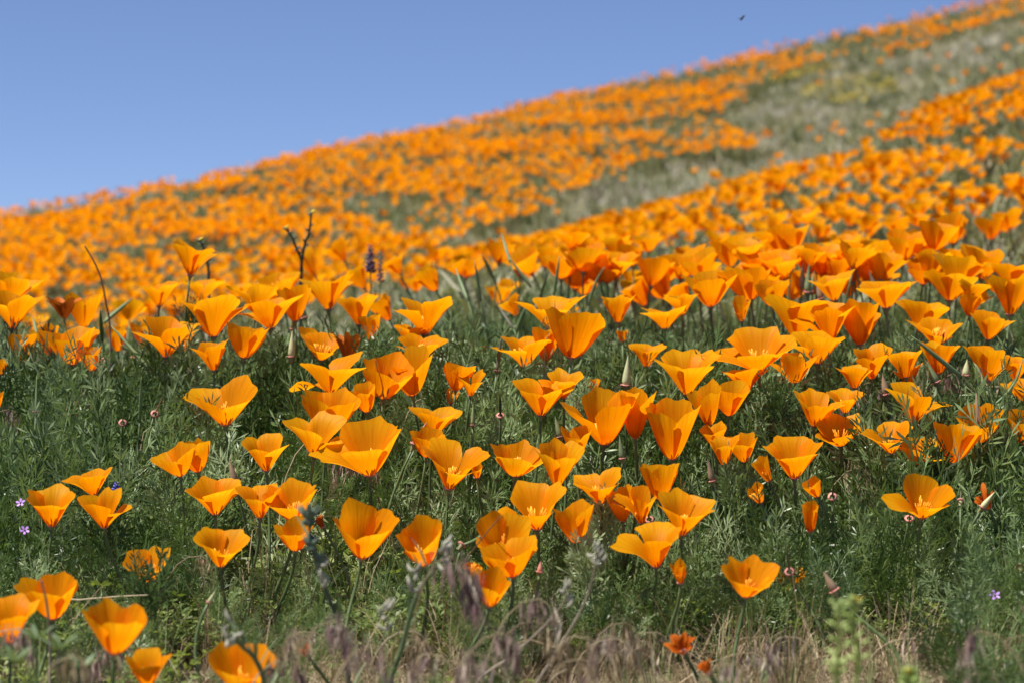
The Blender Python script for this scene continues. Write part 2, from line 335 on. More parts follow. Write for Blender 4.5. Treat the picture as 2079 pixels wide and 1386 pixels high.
def make_poppy(seed, P0, w, h, style, toward, lean, label, group=None, hi=True, spin=None, name='poppy', wing=None):
    """P0: bottom of the cup; w, h: width and height as they show, in metres; toward/lean in degrees"""
    rng = random.Random(seed * 7919 + 13)
    axis = Vector((math.tan(R_(lean)), -math.tan(R_(toward)), 1)).normalized()
    G, pts = stem_pts(P0, axis, rng)
    root = thing(name, G, label, 'poppy', group)
    Rr = w / 2; st = max(math.sin(R_(toward)), -0.2)
    Hh = max((h - Rr * abs(st) * 0.9) / math.cos(R_(toward)), 0.45 * h)
    Hh *= 1.04
    if spin is None: spin = rng.choice([0, 0, 45]) + rng.uniform(-24, 24)
    Rr *= 1 + 0.10 * abs(math.sin(2 * R_(spin)))
    front = rng.uniform(0.0, 0.22) if toward > 8 else rng.uniform(-0.05, 0.1)
    Bm = basis(axis, 0)
    ns, nt = (10, 15) if hi else (7, 9)
    pm = M['petal_old'] if style == 'w' else M['petal']
    for k in range(4):
        phi = R_(spin + 90 * k + rng.uniform(-9, 9))
        dl = R_(rng.gauss(0, 4))
        if style in 'fob' and rng.random() < 0.20: dl += R_(rng.uniform(6, 22))
        if style in 'ct' and rng.random() < 0.12: dl += R_(rng.uniform(6, 16))
        if wing is not None and k == wing: dl += R_(24)
        b = petal(rng, Rr * 0.97, Hh, phi, style, 1.0 if k % 2 == 0 else 0.93, dl, ns, nt, reach=rng.uniform(0.92, 1.04) * (1 - front * max(0.0, -math.sin(phi)) + 0.4 * front * max(0.0, math.sin(phi))))
        off = P0 - G
        b.v = [Bm @ v + off for v in b.v]
        obj('petal', b.mesh('petal', pm), root)
    b = MB(); b.tube([p - G for p in pts], [0.0013 + 0.0007 * i / 8 for i in range(len(pts))], 6); obj('stem', b.mesh('stem', M['stem']), root)
    mat4 = Bm.to_4x4(); sc = max(0.7, min(1.35, w / 0.050))
    for nm, me in (('receptacle', CUP),) + ((('stamens', STAM[seed % 3]),) if style not in 'nw' else ()):
        o = obj(nm, me, root); o.matrix_local = Matrix.Translation(P0 - G) @ mat4 @ Matrix.Scale(sc, 4)
        if nm == 'receptacle': obj('receptacle_rim', RIM, o)
    return root
# each poppy of the near bank: photo column and row of the cup's bottom, width, height, form, (own label), (own pose)
HAND = [
 (386, 559, 90, 67, 'f', 'flared orange poppy rising alone above the crest on a bare stalk', dict(t=-4, D=3.05)), (323, 621, 74, 50, 'f', 'small flared poppy beside the lone tall poppy on the crest', dict(t=-2, D=3.1)), (409, 610, 66, 46, 'f', None, dict(l=14)),
 (433, 684, 128, 79, 'f', 'largest trumpet-shaped poppy under the lone tall one, petals spread wide', dict(t=-3, s=8, w=2)), (337, 724, 104, 76, 'f', 'poppy with one petal swept outward beside the biggest trumpet', dict(t=2, w=2, s=0)),
 (434, 751, 76, 60, 'f', 'shaded flared poppy behind a stem, beneath the biggest trumpet', dict(t=-6)), (148, 739, 112, 80, 'b', 'broad bowl-shaped poppy beside three bare green pods', dict(t=8, s=0)),
 (170, 665, 77, 70, 'c', 'upright cup poppy beside the crumpled one on the crest', dict(D=3.1)), (131, 647, 60, 44, 'w', 'crumpled poppy with curled shrivelled rim standing on the crest', dict(D=3.05)),
 (24, 667, 95, 78, 'f', 'deep flared poppy, lower one of a stacked pair on the crest', dict(t=-2, D=2.95)), (20, 612, 90, 64, 'c', 'cup poppy, upper one of a stacked pair on the crest', dict(D=3.05)),
 (520, 640, 96, 62, 'f'), (549, 667, 110, 64, 'f', None, dict(t=-2)), (600, 652, 72, 70, 'c'), (667, 628, 102, 67, 'f', 'flared poppy with pleated rim on the crest, seen from below', dict(t=-6, s=45)),
 (495, 726, 88, 66, 'b', None, dict(t=-6)), (637, 712, 62, 46, 'b'), (652, 730, 92, 50, 'f'), (458, 861, 124, 94, 'o', 'ragged wide-open poppy with four parted petals above dry grass', dict(t=6, s=45, w=1)),
 (672, 797, 136, 80, 'f', 'wide poppy with a long petal flung sideways, topmost of a stack of three', dict(t=4, w=2, s=0)), (664, 880, 118, 86, 'b', 'bowl-shaped poppy, middle one of a stack of three', dict(t=8)),
 (637, 921, 100, 82, 'f', 'flared poppy, lowest of a stack of three overlapping blooms', dict(t=6, l=6)), (366, 965, 88, 63, 'b', 'bowl poppy overlapping a smaller cup behind it', dict(t=10, l=-8)), (402, 956, 84, 66, 'c', None, dict(l=8)),
 (541, 954, 96, 70, 'f', 'clean four-petalled poppy alone above bare grass', dict(t=10)), (-8, 830, 40, 40, 'c'), (0, 760, 34, 30, 'c'), (50, 735, 60, 62, 'c'), (187, 752, 48, 46, 'c'), (240, 712, 46, 50, 'c', None, dict(D=3.2)), (100, 720, 40, 62, 'c', None, dict(D=3.1)), (290, 705, 40, 50, 'c', None, dict(D=3.2)), (370, 712, 60, 45, 'f', None, dict(D=3.2)),
 (729, 659, 86, 62, 'f', None, dict(t=-3)), (755, 690, 48, 52, 'c'), (862, 679, 112, 78, 'f', 'trumpet poppy on a straight stalk, standing clear at the crest', dict(t=-2, s=0, w=2)), (830, 703, 66, 46, 'f'), (852, 730, 92, 50, 'f'),
 (705, 737, 52, 62, 'w'), (779, 808, 106, 84, 'b', 'smooth round bowl poppy with a tan stalk crossing it', dict(t=14, s=45)), (838, 802, 98, 92, 'b', None, dict(t=4)), (745, 835, 60, 54, 'c'),
 (750, 963, 152, 108, 'o', 'huge double-looking poppy with many overlapping petals', dict(t=16, w=2, s=10)), (912, 990, 124, 102, 'f', 'large smooth poppy with a wide back petal and a dark seam', dict(t=14, s=-6)),
 (880, 882, 88, 62, 'f'), (866, 926, 72, 58, 'c'), (925, 792, 62, 52, 'c'), (955, 802, 44, 52, 'f', None, dict(l=20)), (915, 818, 30, 30, 'c'), (975, 722, 38, 24, 'b', None, dict(D=3.5)),
 (1064, 744, 108, 66, 'f', 'low trumpet poppy with one petal curled at its tip', dict(t=-3, w=2, s=0)), (1107, 731, 60, 64, 'c'), (1160, 727, 118, 96, 't', 'tall crumpled poppy with folded petals at the crest', dict(t=-4, l=6)),
 (1118, 668, 112, 72, 'f', None, dict(t=-2)), (1255, 655, 78, 54, 'f'), (1264, 693, 26, 22, 'n'), (1350, 668, 82, 43, 'f', None, dict(l=-10)), (1385, 640, 62, 46, 'f'), (1313, 743, 68, 45, 'f', 'small flared poppy standing alone beside a pale bud', dict(l=8)),
 (1145, 806, 68, 58, 'f'), (1205, 792, 30, 24, 'c'), (1098, 842, 108, 72, 'f', 'star-rimmed flared poppy standing alone over green leaves', dict(t=6, s=45)),
 (1226, 901, 120, 113, 't', 'tall cup poppy with a drooping side petal', dict(t=4, w=2, s=0)), (1290, 888, 72, 103, 't', 'narrow upright cup poppy between two wider cups', dict(t=2)), (1365, 931, 106, 120, 't', 'deepest tall cup poppy, beside the narrow upright cup', dict(t=5)),
 (1395, 800, 122, 90, 'f', None, dict(t=2)), (1170, 924, 62, 60, 'c'), (1046, 965, 108, 69, 'b', 'bowl poppy overlapping its twin beside the large smooth poppy', dict(t=12)), (1130, 986, 98, 92, 'f', 'flared poppy leaning from behind its bowl-shaped twin', dict(t=10, l=6)),
 (1443, 623, 90, 75, 'c', None, dict(t=-4)), (1524, 610, 100, 68, 'c'), (1590, 568, 90, 60, 'f'), (1515, 532, 90, 45, 'b'), (1694, 610, 96, 55, 'f'), (1570, 622, 74, 54, 'c'), (1506, 652, 34, 46, 'c'),
 (1618, 689, 120, 88, 'f', None, dict(t=-3)), (1685, 696, 100, 80, 'f', None, dict(t=-2)), (1746, 700, 88, 84, 'c'), (1800, 626, 116, 56, 'f'), (1670, 562, 74, 42, 'f'), (1735, 558, 78, 46, 'f'),
 (1945, 582, 112, 72, 'o', 'open poppy with two petals standing up like ears on the crest', dict(t=0, s=45)), (1888, 566, 74, 56, 'f'), (1928, 611, 118, 52, 'f'), (2052, 582, 104, 56, 'f'), (2050, 640, 106, 78, 'f'),
 (1872, 674, 112, 64, 'f', None, dict(t=-5)), (1902, 702, 108, 58, 'f'), (2007, 689, 82, 57, 'f'), (1975, 612, 64, 42, 'f'), (1968, 642, 50, 42, 'c'), (1540, 752, 152, 86, 'o', 'very wide poppy with a big upright back petal', dict(t=10, s=4, w=2)),
 (1660, 738, 112, 66, 'f', None, dict(t=0)), (1615, 777, 68, 62, 'c', None, dict(t=-6)), (1514, 795, 88, 50, 'f', None, dict(l=-6)), (1770, 768, 80, 62, 'f'), (1840, 766, 78, 52, 'f'), (1845, 786, 64, 44, 'f'), (1905, 758, 90, 62, 'f', 'flared poppy crossed by a long diagonal green pod', dict(t=0)),
 (2005, 776, 94, 76, 'f', 'bright flared poppy beside a long curved pod', dict(t=2)), (2062, 772, 64, 48, 'f'), (2076, 813, 74, 48, 'f'), (1735, 787, 68, 46, 'f'), (1716, 836, 70, 52, 'f'), (1653, 864, 98, 68, 'f', 'flared poppy beside hanging brown grass heads', dict(t=2, l=4)),
 (1854, 856, 114, 80, 'f', 'pointed three-winged trumpet poppy below the brown grass heads', dict(t=2, s=0, w=0)), (1706, 903, 96, 58, 'o', 'scalloped bowl poppy with four even lobes', dict(t=10, s=45)), (1810, 918, 90, 66, 'f', None, dict(l=-8)),
 (1867, 942, 94, 55, 'b', 'shallow dish-like poppy tilted sideways', dict(t=8, l=6)), (1935, 938, 92, 88, 'b'), (1987, 897, 94, 74, 'b', 'bowl poppy with a slim red-rimmed bud in front', dict(t=10)), (2076, 900, 84, 70, 'o'),
 (1480, 842, 70, 68, 'c'), (1440, 862, 66, 76, 'c', None, dict(t=-4)), (1452, 906, 56, 44, 'o'), (1470, 942, 62, 58, 'f'), (1511, 936, 62, 55, 'o'), (1613, 969, 118, 80, 'f', 'broad smooth poppy with a dark wedge-shaped seam', dict(t=10, l=-4)),
 (190, 1003, 86, 61, 'f', 'poppy overlapping another just below it beside a blue lupine', dict(l=-8)), (105, 1066, 104, 75, 'f', 'flared poppy beside two small violet flowers', dict(t=10)), (212, 1069, 88, 73, 'f', 'poppy below its twin beside a blue lupine', dict(t=8)),
 (437, 1042, 100, 77, 'f', 'neat cup-and-flare poppy standing clear in green grass', dict(t=10)), (528, 1049, 86, 70, 'f', 'poppy half hidden behind a wider bloom showing stamens', dict(l=-10)), (596, 1057, 112, 80, 'o', 'wide bloom on a long curved stalk behind the bristly plant', dict(t=16, s=0)),
 (448, 1148, 98, 74, 'f', 'three-lobed poppy standing alone above pale grass', dict(t=16, s=45)), (600, 1116, 78, 60, 'b'), (306, 1177, 90, 66, 'o', 'dim poppy seen through a sprig of dark leaves', dict(t=20)), (108, 1254, 114, 90, 'c', 'veined cup poppy crossed by a blurred stalk', dict(t=14)),
 (22, 1303, 108, 84, 'f', 'blurred flared poppy above lupine leaves', dict(t=0, D=1.8)), (232, 1325, 118, 106, 'c', 'blurred ragged poppy with pointed petal tips', dict(t=0, D=1.72, l=8)), (300, 1392, 102, 78, 'f', 'blurred poppy under the ragged pointed one', dict(t=4, D=1.75)),
 (490, 1402, 132, 90, 'b', 'blurred round poppy low in the straw', dict(t=14, D=1.74, s=45)), (734, 1131, 114, 108, 'c', 'tall bell poppy with a high back petal', dict(t=12)), (862, 1145, 110, 88, 'b', 'shell-shaped poppy behind a drooping purple grass head', dict(t=20, s=0)),
 (1023, 1126, 114, 84, 'o', 'face-on poppy showing golden stamens, crossed by a straw', dict(t=34, s=45)), (1041, 1168, 112, 78, 'b', 'poppy tucked under the face-on bloom', dict(t=6)), (1091, 1072, 124, 92, 'f', 'wide flared poppy with undulating rim above the face-on bloom', dict(t=12)),
 (993, 1229, 70, 74, 'c', 'small cup poppy beside the drooping purple grass head', dict(t=20, l=6)), (957, 1172, 40, 30, 'c'), (1219, 1020, 98, 72, 'f', 'yellow-edged flared poppy with a leafy sprig in front', dict(t=10, s=45)), (1170, 1100, 88, 74, 'c', None, dict(t=-8)),
 (1265, 1056, 56, 64, 'c'), (1340, 1012, 86, 76, 'c', None, dict(t=-8)), (1302, 1060, 60, 72, 'f', None, dict(l=12)), (1384, 1084, 114, 85, 'f', 'flared poppy overlapping the bloom with a split front', dict(t=12, l=5)),
 (1332, 1148, 112, 93, 'f', 'poppy with a split front and one drooping side petal', dict(t=18, w=2, s=0)), (968, 968, 22, 26, 'n'), (1382, 1182, 32, 46, 'c'), (1645, 1077, 38, 57, 'n', 'narrow rolled poppy just opening, with a pink rim', dict(t=8)),
 (1871, 1049, 114, 86, 'o', 'large poppy with one petal bent down like a tongue', dict(t=14, w=2, s=0)), (1514, 1209, 100, 74, 'o', 'fan-rimmed poppy on a thick stalk showing stamens', dict(t=18, s=45)), (1598, 1196, 64, 52, 'b', None, dict(D=2.2)),
 (1388, 1322, 46, 34, 'w', 'dark shrivelled poppy drooping low over the straw', dict(t=50, l=-30)), (1440, 1366, 26, 28, 'w'), (2008, 1030, 44, 36, 'w', 'shrivelled poppy behind a pale pod'), (1545, 1018, 38, 38, 'c'), (1660, 1006, 42, 40, 'c'), (1562, 975, 30, 50, 'c'), (655, 1068, 18, 22, 'w'), (622, 1325, 26, 16, 'w'),
 (1080, 556, 78, 60, 'c', None, dict(D=3.9)), (885, 590, 56, 54, 'b', None, dict(D=3.6)), (812, 556, 48, 40, 'f', None, dict(D=3.9)), (935, 560, 44, 34, 'f', None, dict(D=4.0)), (790, 650, 48, 52, 'c', None, dict(D=3.5)), (740, 585, 60, 44, 'f', None, dict(D=3.8)), (1050, 640, 44, 40, 'f', None, dict(D=3.5)),
 (1310, 620, 70, 52, 'f', None, dict(D=3.6)), (1350, 605, 76, 55, 'c', None, dict(D=3.6)), (1395, 615, 60, 46, 'f', None, dict(D=3.5)), (1330, 575, 60, 42, 'f', None, dict(D=3.9)), (700, 530, 54, 46, 'f', None, dict(D=4.3)), (640, 560, 46, 60, 'f', None, dict(D=4.0)),
]
FORM = {'f': 'trumpet-shaped orange poppy with flared rims', 'c': 'cup-shaped orange poppy', 't': 'tall deep-cupped orange poppy', 'b': 'broad bowl-shaped orange poppy',
        'o': 'wide-open orange poppy showing its throat', 'n': 'narrow half-closed orange poppy', 'w': 'crumpled wilting red-orange poppy'}
import re
SHORT = [(e[0], e[1], re.split(r',| (?:with|beside|standing|on|behind|above|overlapping|crossed|under|rising|below|in|showing|leaning|tucked|half|seen|between|alone|before|just|from|like|tilted|and|poking) ?', e[5])[0]) for e in HAND if len(e) > 5 and e[5]]
cnt = {}
for t_ in SHORT: cnt[t_[2]] = cnt.get(t_[2], 0) + 1
SHORT = [t_ for t_ in SHORT if cnt[t_[2]] == 1 and len(t_[2].split()) >= 3]
for i, e in enumerate(HAND):
    u, v, w, h, style = e[:5]; note = e[5] if len(e) > 5 else None
    o = e[6] if len(e) > 6 else {}
    rng = random.Random(i + 500)
    D = o.get('D') or depth_at(u, v + 6) * rng.uniform(0.985, 1.015)
    P0 = at(u, v, D); k = D / F
    if v > 1000: toward = rng.uniform(13, 29)
    elif v > 800: toward = rng.uniform(7, 23)
    else: toward = rng.uniform(-5, 13)
    if style == 'o': toward += 6
    if 't' in o: toward = 0.5 * toward + 0.6 * o['t'] + 3; lean = o.get('l', rng.uniform(-9, 9))
    if note: label, grp = note, 'poppies on the near bank'
    else:
        zone = ('in the crowded drift along the near crest' if v < 700 else 'among feathery leaves on the upper bank face' if v < 900 else 'above green leaves low on the bank')
        near = min(SHORT, key=lambda t_: math.hypot(t_[0] - u, 1.6 * (t_[1] - v)))
        rel = 'uphill of' if near[1] > v + 28 else 'downhill of' if near[1] < v - 28 else 'beside'
        near2 = min((t_ for t_ in SHORT if t_ is not near), key=lambda t_: math.hypot(t_[0] - u, 1.6 * (t_[1] - v)))
        label = ('small ' if w < 62 else '') + FORM[style].split(' with')[0].split(' showing')[0] + ' ' + rel + ' the ' + near[2]
        if len((label + ' near the ' + near2[2]).split()) <= 16: label += ', near the ' + near2[2]
        grp = 'poppies like this: ' + label
    make_poppy(i, P0, w * k, h * k, style, toward, lean, label, grp, spin=o.get('s'), wing=o.get('w'))

# ------------------------------------------------------------------ scattered poppies behind the crest
rs = np.random.RandomState(11)
def inside(poly, u, v):
    r = np.zeros(len(u), bool); n = len(poly)
    for i in range(n):
        (x1, y1), (x2, y2) = poly[i], poly[(i + 1) % n]
        c = ((y1 > v) != (y2 > v)) & (u < (x2 - x1) * (v - y1) / ((y2 - y1) or 1e-9) + x1); r ^= c
    return r
SWALE = [(780, 545), (960, 505), (1080, 488), (1250, 440), (1400, 402), (1560, 352), (1700, 318), (1800, 270), (1900, 215), (2079, 150), (2700, -60), (2700, -150), (2079, 25), (1960, 62), (1880, 100),
         (1700, 112), (1560, 170), (1460, 215), (1480, 260), (1560, 300), (1470, 305), (1320, 325), (1220, 365), (1090, 432), (960, 466)]
YELLOW = [(1540, 150), (1640, 120), (1760, 140), (1880, 190), (1760, 215), (1640, 200)]
def blotch(x, y, s, seed):
    r = np.random.RandomState(seed); f = np.zeros_like(x)
    for k in range(14):
        a = r.uniform(0, 6.28); q_ = s * r.uniform(0.6, 2.4); f += np.sin(q_ * (x * math.cos(a) + y * math.sin(a)) + r.uniform(0, 6.28))
    return f / 14 ** 0.5
def scatter(n, y0, y1, spread=0.42):
    y = (y0 ** 2 + rs.rand(n) * (y1 ** 2 - y0 ** 2)) ** 0.5
    return (rs.rand(n) * 2 - 1) * spread * y, y
fx, fy = scatter(165000, 3.35, 26.2)
fz = canopy(fx, fy) + rs.normal(0, 0.018, len(fx)); fu, fv = project(fx, fy, fz)
bl = blotch(fx, fy, 2.6, 3) + 0.7 * blotch(fx, fy, 7.0, 4)
dens = np.clip(0.17 + 0.22 * bl, 0.015, 0.6)
dens[fy < 8.0] *= 0.58
dens[(fu < 1150) & (fy < 7.0)] *= 0.12
dens[(fu > 1150) & (fy < 7.0)] *= 1.35
sw = inside(SWALE, fu, fv); dens[sw] *= 0.018
dens[(fu > 950) & (fy > 21)] *= 0.6
far_right = (fu > 1400) & (fv < 150) & ~sw; dens[far_right] *= 0.8
keep = rs.rand(len(fx)) < dens
fx, fy, fz, fu, fv = fx[keep], fy[keep], fz[keep], fu[keep], fv[keep]
# which of them the camera sees over the crest
vis = np.zeros(len(fx), bool); drop = np.zeros(len(fx), bool); dd = np.linspace(1.6, 27, 360)
for lo in range(-800, 2900, 40):
    s_ = (fu >= lo) & (fu < lo + 40)
    if s_.any():
        a = (min(max(lo + 20, -700), 2699) - W / 2) / F; _, cv = project(dd * a, dd, canopy(dd * a, dd)); hz = np.minimum.accumulate(cv)
        past = s_ & (fy > dd[np.argmin(cv)] - 0.9 + 0.5 * np.sin(fx * 3.1)) & (fy > 12); drop |= past
        vis[s_] = fv[s_] < np.interp(fy[s_], dd, hz) + 14
keep = ~(drop & (rs.rand(len(fx)) < 0.75)); fx, fy, fz, fu, fv, vis = fx[keep], fy[keep], fz[keep], fu[keep], fv[keep], vis[keep]
infr = vis & (fu > -20) & (fu < W + 20)
order = np.argsort(fy + (~infr) * 1000)
NIND = max(0, 300 - len(HAND))
chosen = order[:NIND]
grpD = 'poppies in the drift behind the bank crest'
for k, c in enumerate(chosen):
    rng = random.Random(9000 + k); st = rng.choice('ffcbbotc')
    sz = rng.uniform(0.042, 0.064)
    lab = FORM[st].split(' with')[0].split(' showing')[0] + (' in the dense drift uphill of the crest, under the pale gully' if fu[c] > 1250 else ' in the thin drift uphill of the crest gap')
    make_poppy(3000 + k, Vector((fx[c], fy[c], fz[c])), sz, sz * rng.uniform(0.5, 0.8), st, rng.uniform(-4, 16), rng.uniform(-14, 14), lab,
               lab, hi=False)
rest = order[NIND:]

# ------------------------------------------------------------------ masses that nobody could count: instanced geometry of one object each
def scattered_stuff(name, label, cat, pts, rot, scl, idx, meshes):
    me = bpy.data.meshes.new(name); me.vertices.add(len(pts)); me.vertices.foreach_set('co', np.asarray(pts, np.float32).ravel())
    a = me.attributes.new('rot', 'FLOAT_VECTOR', 'POINT'); a.data.foreach_set('vector', np.asarray(rot, np.float32).ravel())
    a = me.attributes.new('scl', 'FLOAT_VECTOR', 'POINT'); a.data.foreach_set('vector', np.asarray(scl, np.float32).ravel())
    a = me.attributes.new('idx', 'INT', 'POINT'); a.data.foreach_set('value', np.asarray(idx, np.int32))
    o = obj(name, me); o['kind'] = 'stuff'; o['label'] = label; o['category'] = cat
    ng = bpy.data.node_groups.new(name, 'GeometryNodeTree')
    ng.interface.new_socket('Geometry', in_out='INPUT', socket_type='NodeSocketGeometry'); ng.interface.new_socket('Geometry', in_out='OUTPUT', socket_type='NodeSocketGeometry')
    N = ng.nodes; L = ng.links
    gi = N.new('NodeGroupInput'); gout = N.new('NodeGroupOutput'); iop = N.new('GeometryNodeInstanceOnPoints')
    g2i = N.new('GeometryNodeGeometryToInstance')
    for k, ms in enumerate(reversed(meshes)):          # a multi-input keeps the last link first
        src = bpy.data.objects.new(name + '_kind', ms)
        oi = N.new('GeometryNodeObjectInfo'); oi.inputs['Object'].default_value = src; oi.inputs['As Instance'].default_value = False
        L.new(oi.outputs['Geometry'], g2i.inputs[0])
    def attr(nm, dt):
        n = N.new('GeometryNodeInputNamedAttribute'); n.data_type = dt; n.inputs['Name'].default_value = nm; return n.outputs['Attribute']
    e2r = N.new('FunctionNodeEulerToRotation'); L.new(attr('rot', 'FLOAT_VECTOR'), e2r.inputs[0])
    L.new(gi.outputs[0], iop.inputs['Points']); L.new(g2i.outputs[0], iop.inputs['Instance']); iop.inputs['Pick Instance'].default_value = True
    L.new(attr('idx', 'INT'), iop.inputs['Instance Index']); L.new(e2r.outputs[0], iop.inputs['Rotation']); L.new(attr('scl', 'FLOAT_VECTOR'), iop.inputs['Scale'])
    L.new(iop.outputs[0], gout.inputs[0])
    md = o.modifiers.new('scatter', 'NODES'); md.node_group = ng
    return o
def far_poppy(seed):
    rng = random.Random(seed); st = rng.choice('ffcbo'); R0 = 0.027; Hh = R0 * rng.uniform(1.0, 1.5)
    me = None; allv = MB(); spin = rng.uniform(0, 360)
    for k in range(4):
        b = petal(rng, R0, Hh, R_(spin + 90 * k), st, 1 - 0.06 * (k % 2), R_(rng.gauss(2, 7)), 5, 6)
        base = len(allv.v); allv.v += b.v; allv.uv += b.uv; allv.f += [tuple(i + base for i in f) for f in b.f]
    nf = len(allv.f)
    k0 = len(allv.v); allv.tube([Vector((0, 0, 0)), Vector((0.004, 0, -0.07)), Vector((0.0, 0.01, -0.2))], 0.0013, 4); allv.uv += [(0, 0)] * (len(allv.v) - k0)
    me = allv.mesh('distant_poppy', M['petal_far']); me.materials.append(M['stem'])
    me.polygons.foreach_set('material_index', [0] * nf + [1] * (len(allv.f) - nf))
    return me
FAR = [far_poppy(40 + k) for k in range(9)]
n = len(rest); pts = np.stack([fx[rest], fy[rest], fz[rest]], 1)
rot = np.stack([rs.normal(0.06, 0.16, n), rs.normal(0, 0.16, n), rs.rand(n) * 6.28], 1); s_ = rs.uniform(0.6, 1.0, n)
scattered_stuff('distant_poppies', 'thousands of small orange poppies carpeting the hillside behind the bank', 'poppies', pts, rot, np.stack([s_, s_, s_], 1), rs.randint(0, 9, n), FAR)

# ---- foliage kinds
def poppy_leaf_clump(seed, leaves=17, hgt=0.17, lobe=0.0122, wid=0.0017, mat='leaf', upright=0.5):
    rng = random.Random(seed); b = MB()
    for _ in range(leaves):
        a = rng.uniform(0, 6.28); out = Vector((math.cos(a), math.sin(a), 0)); L_ = hgt * rng.uniform(0.55, 1.08); sp = rng.uniform(0.12, 0.75) * (1.1 - upright * 0.5)
        p0 = out * rng.uniform(0, 0.015); p3 = out * L_ * sp + Vector((0, 0, L_ * (1 - 0.32 * sp)))
        c = bez(p0, p0 + Vector((0, 0, L_ * 0.4)), p3 - Vector((0, 0, L_ * 0.25)) - out * 0.01, p3, 6)
        tw = Vector((rng.uniform(-1, 1), rng.uniform(-1, 1), 0)).normalized()
        b.blade(c, [0.0019, 0.0017, 0.0015, 0.0013, 0.0011, 0.0009], tw)
        ax = (c[5] - c[3]).normalized(); sd = ax.cross(Vector((rng.uniform(-1, 1), rng.uniform(-1, 1), rng.uniform(-.3, .3)))).normalized(); up = ax.cross(sd)
        def spray(o, d, ln, nl):
            q_ = d.cross(up).normalized() if abs(d.dot(up)) < 0.95 else sd
            b.blade([o, o + d * ln], [wid * 0.8, wid * 0.6], up.cross(d).normalized())
            for k in range(nl):
                f = 0.35 + 0.65 * (k + 0.5) / nl; s = 1 if k % 2 else -1
                dirn = (d + q_ * s * rng.uniform(0.45, 0.95) + up * rng.uniform(-0.35, 0.35)).normalized()
                if k == nl - 1: dirn = (d + up * rng.uniform(-.2, .2)).normalized()
                o2 = o + d * ln * f; ll = lobe * rng.uniform(0.7, 1.25); side = dirn.cross(up + q_ * rng.uniform(-.6, .6)).normalized()
                w2 = wid * rng.uniform(0.8, 1.2)
                b.add([o2, o2 + dirn * ll * 0.6 - side * w2 * 0.5, o2 + dirn * ll * 0.6 + side * w2 * 0.5, o2 + dirn * ll], [(0, 1, 3, 2)])
        for k, f in enumerate((0.55, 0.68, 0.8, 0.9)):
            i = min(4, int(f * 5)); o = c[i].lerp(c[i + 1], f * 5 - i)
            for s in (-1, 1):
                d = (ax * 0.75 + sd * s * rng.uniform(0.6, 1.0) + up * rng.uniform(-0.3, 0.3)).normalized()
                spray(o, d, (0.020 - 0.003 * k) * rng.uniform(0.75, 1.15), 5)
        spray(c[5], ax, 0.012, 5)
    return b.mesh('leaf_clump', M[mat], False)
def blade_clump(seed, n=26, hgt=0.16, wid=0.0022, mat='grass_green', spread=0.5, droop=0.3):
    rng = random.Random(seed); b = MB()
    for _ in range(n):
        a = rng.uniform(0, 6.28); out = Vector((math.cos(a), math.sin(a), 0)); L_ = hgt * rng.uniform(0.45, 1.1); s = rng.uniform(0.1, 1) * spread
        p0 = out * rng.uniform(0, 0.02); p3 = p0 + out * L_ * s + Vector((0, 0, L_ * (1 - droop * s * rng.uniform(0.3, 1.6))))
        c = bez(p0, p0 + Vector((0, 0, L_ * 0.45)), p3 - out * L_ * 0.1 + Vector((0, 0, L_ * 0.12)), p3, 5)
        sd = Vector((-math.sin(a + rng.uniform(-1, 1)), math.cos(a + rng.uniform(-1, 1)), 0)).normalized()
        w = wid * rng.uniform(0.6, 1.2); b.blade(c, [w, w, w * 0.85, w * 0.55, w * 0.1], sd)
    return b.mesh('blade_clump', M[mat], False)
def fern_clump(seed, leaves=14, hgt=0.07, mat='leaf_bright'):
    """low ferny rosette"""
    rng = random.Random(seed); b = MB()
    for _ in range(leaves):
        a = rng.uniform(0, 6.28); out = Vector((math.cos(a), math.sin(a), 0)); L_ = hgt * rng.uniform(0.7, 1.3); s = rng.uniform(0.3, 1.0)
        p3 = out * L_ * s + Vector((0, 0, L_ * (1.05 - 0.6 * s))); c = bez(Vector((0, 0, 0)), Vector((0, 0, L_ * .4)), p3 + Vector((0, 0, .01)) - out * .01, p3, 7)
        sd = Vector((-out.y, out.x, 0)); b.blade(c, [0.0014] * 7, sd)
        for i in range(2, 7):
            for q_ in (-1, 1):
                d = (sd * q_ + (c[i] - c[i - 1]).normalized() * 0.5 + Vector((0, 0, rng.uniform(-.1, .4)))).normalized(); ll = 0.013 * (1.15 - 0.1 * i) * rng.uniform(.8, 1.2)
                up = d.cross(sd); up = up.normalized() if up.length > .05 else Vector((0, 0, 1)); t = d.cross(Vector((rng.uniform(-.4, .4), rng.uniform(-.4, .4), 1))).normalized() * 0.0022
                o = c[i]; b.add([o, o + d * ll * .5 + t, o + d * ll, o + d * ll * .5 - t], [(0, 1, 2, 3)])
    return b.mesh('fern_clump', M[mat], False)
def place(x, y, n, kinds, smin, smax, tilt=0.12, zoff=-0.006, hscale=None):
    z = ground_z(x, y) + zoff
    rot = np.stack([rs.normal(0, tilt, n), rs.normal(0, tilt, n), rs.rand(n) * 6.28], 1); s = rs.uniform(smin, smax, n)
    s = s * np.clip(plant_h(y) / 0.2, 0.5, 1)
    hs = s if hscale is None else s * hscale
    return np.stack([x, y, z], 1), rot, np.stack([s, s, hs], 1), rs.randint(0, kinds, n)
POP = [poppy_leaf_clump(70 + k, upright=0.3 + 0.07 * k) for k in range(10)]
nx, ny = scatter(3500, 1.45, 4.6, 0.33)
pu, pv = project(nx, ny, canopy(nx, ny) - 0.09)
b1 = blotch(nx, ny, 5.0, 8)
k_ = rs.rand(len(nx)) < np.where((pu < 900) & (pv > 900), 0.55, 1.0) * np.where((ny < 2.09 + 0.05 * b1) & (pu > 560) & (pu < 1960), 0.10, np.where(ny < 2.02 + 0.05 * b1, 0.4, 1.0))
